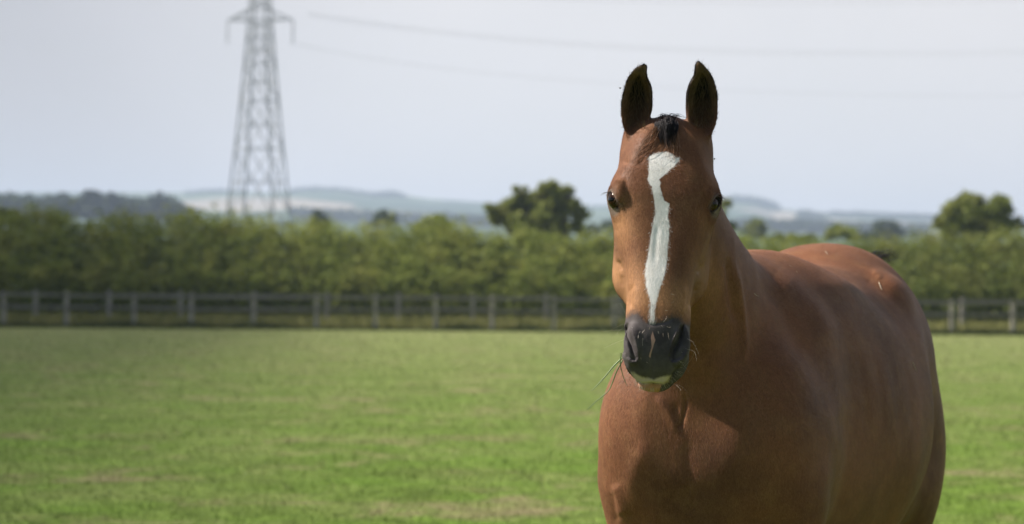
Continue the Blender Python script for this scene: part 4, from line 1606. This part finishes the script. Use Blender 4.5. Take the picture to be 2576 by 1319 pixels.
tree([(1345, 545, 62, 42), (1285, 545, 48, 34), (1300, 505, 42, 30), (1390, 505, 48, 34), (1425, 545, 48, 40), (1360, 580, 70, 34), (1250, 522, 26, 14),
      (1388, 482, 34, 24), (1350, 505, 56, 36), (1430, 505, 34, 28), (1312, 486, 24, 18), (1455, 560, 24, 34), (1255, 560, 30, 26)], 108, 17000, .15, LM_C,
     'large dark spreading tree rising behind the hedge, left of the horse\'s head', x_trunk=1350, trunk_w=.5)
tree([(2455, 540, 58, 36), (2410, 545, 42, 30), (2500, 530, 46, 30), (2450, 510, 38, 24), (2545, 562, 30, 16), (2375, 560, 28, 14), (2480, 580, 52, 28), (2425, 585, 42, 28),
      (2515, 570, 34, 26), (2365, 556, 16, 10)], 104, 15000, .14, LM_B, 'spreading green tree with pointed sides behind the hedge at the right edge', x_trunk=2462, trunk_w=.4)
tree([(1815, 510, 26, 30), (1800, 550, 34, 26), (1765, 530, 40, 40), (1840, 562, 16, 14), (1720, 560, 40, 36)], 120, 5000, .16, LM_C,
     'dark tree mostly hidden behind the horse\'s head, seen beside its right eye', x_trunk=1775, trunk_w=.4)
mid = [
    ([(1095, 565, 34, 20), (1110, 553, 20, 12), (1070, 572, 22, 14)], 130, 2600, .15, LM_A, 'low yellow-green tree top just above the hedge, left of the large dark tree'),
    ([(968, 548, 26, 18), (985, 556, 20, 14), (950, 560, 18, 14)], 330, 1800, .35, LM_D, 'bluish round tree standing beyond the hedge near the middle of the left half'),
    ([(800, 552, 20, 18), (815, 562, 16, 14), (785, 564, 12, 12)], 300, 1600, .32, LM_D, 'small round tree just right of the pylon foot, beyond the hedge'),
    ([(1505, 575, 28, 18), (1530, 570, 22, 16), (1485, 582, 20, 12)], 360, 1800, .38, LM_D, 'hazy blue tree between the large dark tree and the horse\'s face'),
    ([(1898, 575, 24, 20), (1912, 585, 20, 14), (1880, 588, 18, 12)], 260, 1700, .28, LM_B, 'light green round tree beyond the hedge, just right of the horse\'s neck'),
    ([(2112, 580, 30, 18), (2095, 592, 24, 14), (2135, 592, 22, 14)], 170, 2400, .20, LM_A, 'olive round tree above the horse\'s back, left of a darker blue one'),
    ([(2225, 580, 36, 22), (2195, 590, 26, 16), (2255, 592, 24, 16), (2210, 572, 20, 12)], 420, 2200, .45, LM_F, 'dark bluish tree beyond the horse\'s tail'),
    ([(1975, 598, 30, 10), (2030, 602, 34, 9), (1945, 602, 24, 8)], 150, 1600, .18, LM_B, 'low scrubby bush line showing above the horse\'s withers'),
    ([(18, 548, 34, 22), (2, 540, 26, 20), (40, 560, 20, 14)], 125, 2200, .15, LM_C, 'dark bush top sticking out of the hedge at the left edge'),
    ([(128, 548, 9, 16), (132, 560, 12, 10)], 135, 700, .15, LM_C, 'thin dark sapling sticking out of the hedge near the left edge'),
]
for cl, Y, nl, sz, mt, lab in mid:
    tree(cl, Y, nl, sz, mt, lab, 'small trees scattered beyond the hedge', trunk_w=.3)
ridge = [
    ([(165, 505, 22, 14), (185, 512, 22, 12)], 'leftmost tree of the hazy wood on the near ridge at the left'),
    ([(230, 498, 26, 18), (210, 505, 20, 14), (250, 505, 22, 16)], 'tallest tree of the hazy wood on the near ridge at the left'),
    ([(278, 500, 14, 15), (288, 510, 14, 12)], 'right-hand end tree of the hazy wood on the near ridge at the left'),
    ([(395, 500, 17, 14), (400, 512, 18, 12)], 'lone round hazy tree on the near ridge between the left wood and the pylon'),
    ([(450, 530, 20, 12), (435, 522, 18, 11)], 'low dark hazy tree at the right end of the near ridge, left of the pylon'),
]
for cl, lab in ridge:
    tree(cl, 760, 2200, .85, LM_F, lab, 'trees on the near ridge', trunk_w=.6)

# wooded strips too far off to count
pts = []
def strip(poly, Y, dens, rr):
    poly = np.array(poly, float)
    for i in range(dens):
        u = rng.random() * (len(poly) - 1); j = int(u); f = u - j
        x = poly[j, 0] * (1 - f) + poly[j + 1, 0] * f; y = poly[j, 1] * (1 - f) + poly[j + 1, 1] * f + rng.uniform(0, poly[j, 2])
        p = P(x, y, Y * rng.uniform(.985, 1.015)); k = 26
        s = Y / FPX
        q = p + rng.normal(size=(k, 3)) * np.array([rr * s, rr * s, rr * .55 * s])
        pts.append(q)
strip([(0, 503, 30), (140, 512, 22), (300, 512, 26), (420, 516, 22), (470, 535, 12)], 780, 420, 9)
strip([(470, 487, 8), (560, 484, 10), (620, 489, 5)], 2950, 300, 6)
strip([(740, 482, 14), (800, 478, 18), (870, 481, 16), (930, 492, 8), (990, 488, 12), (1010, 496, 6)], 2900, 800, 6)
strip([(1840, 500, 16), (1900, 504, 14), (1950, 521, 6)], 2900, 450, 7)
strip([(2020, 535, 18), (2060, 545, 20)], 2300, 160, 7)
strip([(740, 532, 8), (900, 540, 8), (1100, 548, 8), (1230, 552, 8)], 1500, 300, 7)
strip([(1850, 560, 10), (2050, 565, 10), (2330, 575, 10)], 1400, 330, 7)
strip([(2090, 536, 3), (2600, 552, 3)], 2700, 260, 4)
woods = leaves('distant_woods', np.concatenate(pts), 2.2, LM_F, None, up=.4)
tag(woods, kind='stuff')

# ---------------------------------------------------------------- pylon and lines
MAT_STEEL = simple_mat('galvanised_steel', (.29, .30, .31), .6, .4, .15, 2)
PX, PY = float(P(650, 600, 300)[0]), 300.0
gz = ground_z(PX, PY)
pylon = empty('electricity_pylon', (PX, PY, gz))
tag(pylon, 'tall grey steel lattice electricity pylon standing beyond the hedge at the left', 'pylon')
PROF = [(0, 4.75), (9, 3.85), (20, 2.65), (30, 1.72), (34.4, 1.40), (40, 1.20), (47, .95), (52, .25)]
def half(z): return float(np.interp(z, [p[0] for p in PROF], [p[1] for p in PROF]))
PA = R(27)
def pc(z, k, s=1.0):
    a = PA + k * math.pi / 2 + math.pi / 4; r = half(z) * math.sqrt(2) * s * .80
    return np.array([r * math.cos(a), r * math.sin(a) , z])
LV = [0, 9.2, 17.5, 23.5, 28.2, 31.6, 34.4, 37.2, 40, 43.5, 47, 52]
for k in range(4):
    v, f = [], []
    for a, b in zip(LV[:-1], LV[1:]): beam(v, f, pc(a, k), pc(b, k), .20 if a < 34 else .15, .19 if b < 34 else .13)
    mesh_obj('leg', v, f, MAT_STEEL, pylon, smooth=False)
for k in range(4):
    v, f = [], []
    for i, (a, b) in enumerate(zip(LV[:-1], LV[1:])):
        A0, A1, B0_, B1 = pc(a, k), pc(b, k), pc(a, k + 1), pc(b, k + 1)
        w = .11 if a < 30 else .09
        if i == 0:
            m = (A1 + B1) / 2
            beam(v, f, A0, m, w); beam(v, f, B0_, m, w)
            beam(v, f, (A0 + m) / 2, (A0 + A1) / 2, .09); beam(v, f, (B0_ + m) / 2, (B0_ + B1) / 2, .09)
        else:
            beam(v, f, A0, B1, w); beam(v, f, B0_, A1, w)
            m = (A0 + B1 + B0_ + A1) / 4
            beam(v, f, (A0 + A1) / 2, m, .08); beam(v, f, (B0_ + B1) / 2, m, .08)
        if a in (9.2, 17.5, 23.5, 28.2, 34.4) or i == 0: beam(v, f, A1, B1, w)
    mesh_obj('bracing', v, f, MAT_STEEL, pylon, smooth=False)
ADIR = np.array([math.cos(R(-12)), math.sin(R(-12)), 0])
ends = []
for z, ln in ((34.0, 4.3), (41.5, 5.6), (47.5, 4.0)):
    for s in (-1, 1):
        v, f = [], []
        tip = ADIR * s * ln + np.array([0, 0, z - .35])
        h_ = half(z) * .8
        for q in (-1, 1):
            for zz in (z - .3, z + 1.3):
                beam(v, f, ADIR * s * h_ * .5 + np.array([-ADIR[1], ADIR[0], 0]) * q * h_ + np.array([0, 0, zz]), tip, .13, .11)
        for u in (.3, .6):
            a = ADIR * s * (h_ + (ln - h_) * u)
            beam(v, f, a + np.array([0, 0, z - .33]), a + np.array([0, 0, z + 1.3 * (1 - u) - .2]), .09)
        mesh_obj('crossarm', v, f, MAT_STEEL, pylon, smooth=False)
        v, f = [], []
        for i in range(9):
            c = tip + np.array([0, 0, -.25 - i * .30])
            vv, ff = uv_ellipsoid(c, np.eye(3), (.16, .16, .09), 10, 6)
            f += [tuple(q + len(v) for q in t_) for t_ in ff]; v += [tuple(p) for p in vv]
        beam(v, f, tip, tip + np.array([0, 0, -3.0]), .06)
        mesh_obj('insulator', v, f, MAT_STEEL, pylon, smooth=True)
        ends.append(tip + np.array([0, 0, -3.0]) + np.array([PX, PY, gz]))
MAT_CABLE = simple_mat('aluminium_cable', (.22, .23, .24), .5, .4, .1, 3)
LN = [([(728, 108), (980, 154), (1328, 194), (1883, 230), (2576, 241), (3300, 214), (4100, 120)], 'lowest overhead cable, running right from the bottom crossarm end above the horse'),
      ([(774, 32), (980, 63), (1328, 99), (1724, 122), (2120, 130), (2576, 127), (3300, 90), (4100, 0)], 'upper overhead cable of the close pair crossing the sky at the right'),
      ([(774, 39), (980, 70), (1328, 106), (1724, 130), (2120, 138), (2576, 135), (3300, 98), (4100, 8)], 'lower overhead cable of the close pair crossing the sky at the right'),
      ([(700, -120), (1000, -50), (1376, -4), (1843, 8), (2199, 9), (2576, 0), (3300, -50), (4100, -150)], 'topmost overhead cable, just touching the top edge of the sky')]
for pts_, lab in LN:
    q = catmull(pts_, 80)
    w = np.array([P(x, y, 300 - 40 * (x - 730) / 2000) for x, y in q])
    org = w[0].copy()
    o = strands('power_cable', (w - org)[None], np.array([.024]), MAT_CABLE, None, 6)
    o.location = org
    tag(o, lab, 'cable', 'overhead cables from the pylon')

# ---------------------------------------------------------------- out-of-view cloud sheet, added to darken the left of the field
CH = 300.0
off = np.array(SUN_DIR) * (CH / SUN_DIR.z)
rs, cs_ = 36, 60
cv = []
for s_ in (1, -1):
    for i in range(rs):
        for j in range(cs_):
            u = i / (rs - 1); w_ = j / (cs_ - 1)
            X = -0.6 - 60 * (1 - u); Yc = -40 + 260 * w_
            X -= .06 * max(Yc, 0)
            th_ = math.sqrt(max(0, math.sin(math.pi * min(1, u * .5 + .5)))) * math.sqrt(max(0, math.sin(math.pi * w_)))
            bump = .6 + .25 * math.sin(X * .31 + Yc * .17) + .2 * math.sin(Yc * .41 + 1) + .2 * math.sin(X * .7 - Yc * .23)
            cv.append((X + off[0], Yc + off[1], CH + s_ * th_ * bump * (7 if s_ > 0 else 2.5)))
cf = [tuple(q) for q in grid_faces(rs, cs_, False)] + [tuple(int(i) + rs * cs_ for i in q[::-1]) for q in grid_faces(rs, cs_, False)]
t = NT('shade_cloud')
g = t.n('ShaderNodeNewGeometry'); sp = t.n('ShaderNodeSeparateXYZ'); t.l(g.outputs['Position'], sp.inputs[0])
ed = t.math('ADD', t.math('ADD', sp.outputs['X'], -off[0] + .6), t.math('MULTIPLY', t.math('ADD', sp.outputs['Y'], -off[1]), .06))   # 0 at the thin edge
nz = t.noise(t.coords(), .08, 4)
op = t.math('MULTIPLY', t.rng(t.math('MULTIPLY_ADD', t.math('SUBTRACT', nz, .5), 3.0, ed), -4.5, .5, .52, 0, True), t.rng(nz, .2, .6, .85, 1.0))
df = t.n('ShaderNodeBsdfTranslucent'); df.inputs[0].default_value = (.9, .9, .9, 1)
tr = t.n('ShaderNodeBsdfTransparent'); mx = t.n('ShaderNodeMixShader')
t.l(op, mx.inputs[0]); t.l(tr.outputs[0], mx.inputs[1]); t.l(df.outputs[0], mx.inputs[2]); t.l(mx.outputs[0], t.out.inputs['Surface'])
added_shade_cloud = mesh_obj('added_shade_cloud', cv, cf, t.m)  # unseen sun blocker, shaped to shade the left side
tag(added_shade_cloud, kind='structure')

# ---------------------------------------------------------------- air
hz = bpy.data.materials.new('hazy_air'); hz.use_nodes = True
ht_ = hz.node_tree; ht_.nodes.clear()
ho = ht_.nodes.new('ShaderNodeOutputMaterial'); hv = ht_.nodes.new('ShaderNodeVolumePrincipled')
hv.inputs['Color'].default_value = (.56, .66, .86, 1)
hv.inputs['Density'].default_value = HAZE
hv.inputs['Anisotropy'].default_value = .2
ht_.links.new(hv.outputs[0], ho.inputs['Volume'])
v, f = [], []
zt = max(150.0, float(max(a[:, 2].max() for a in gv)) + 12)
zb = float(min(a[:, 2].min() for a in gv)) - 1
box(v, f, (0, 2200, (zt + zb) / 2), (6200, 4720, zt - zb))
haze = mesh_obj('haze', v, f, hz, smooth=False)
tag(haze, kind='stuff')
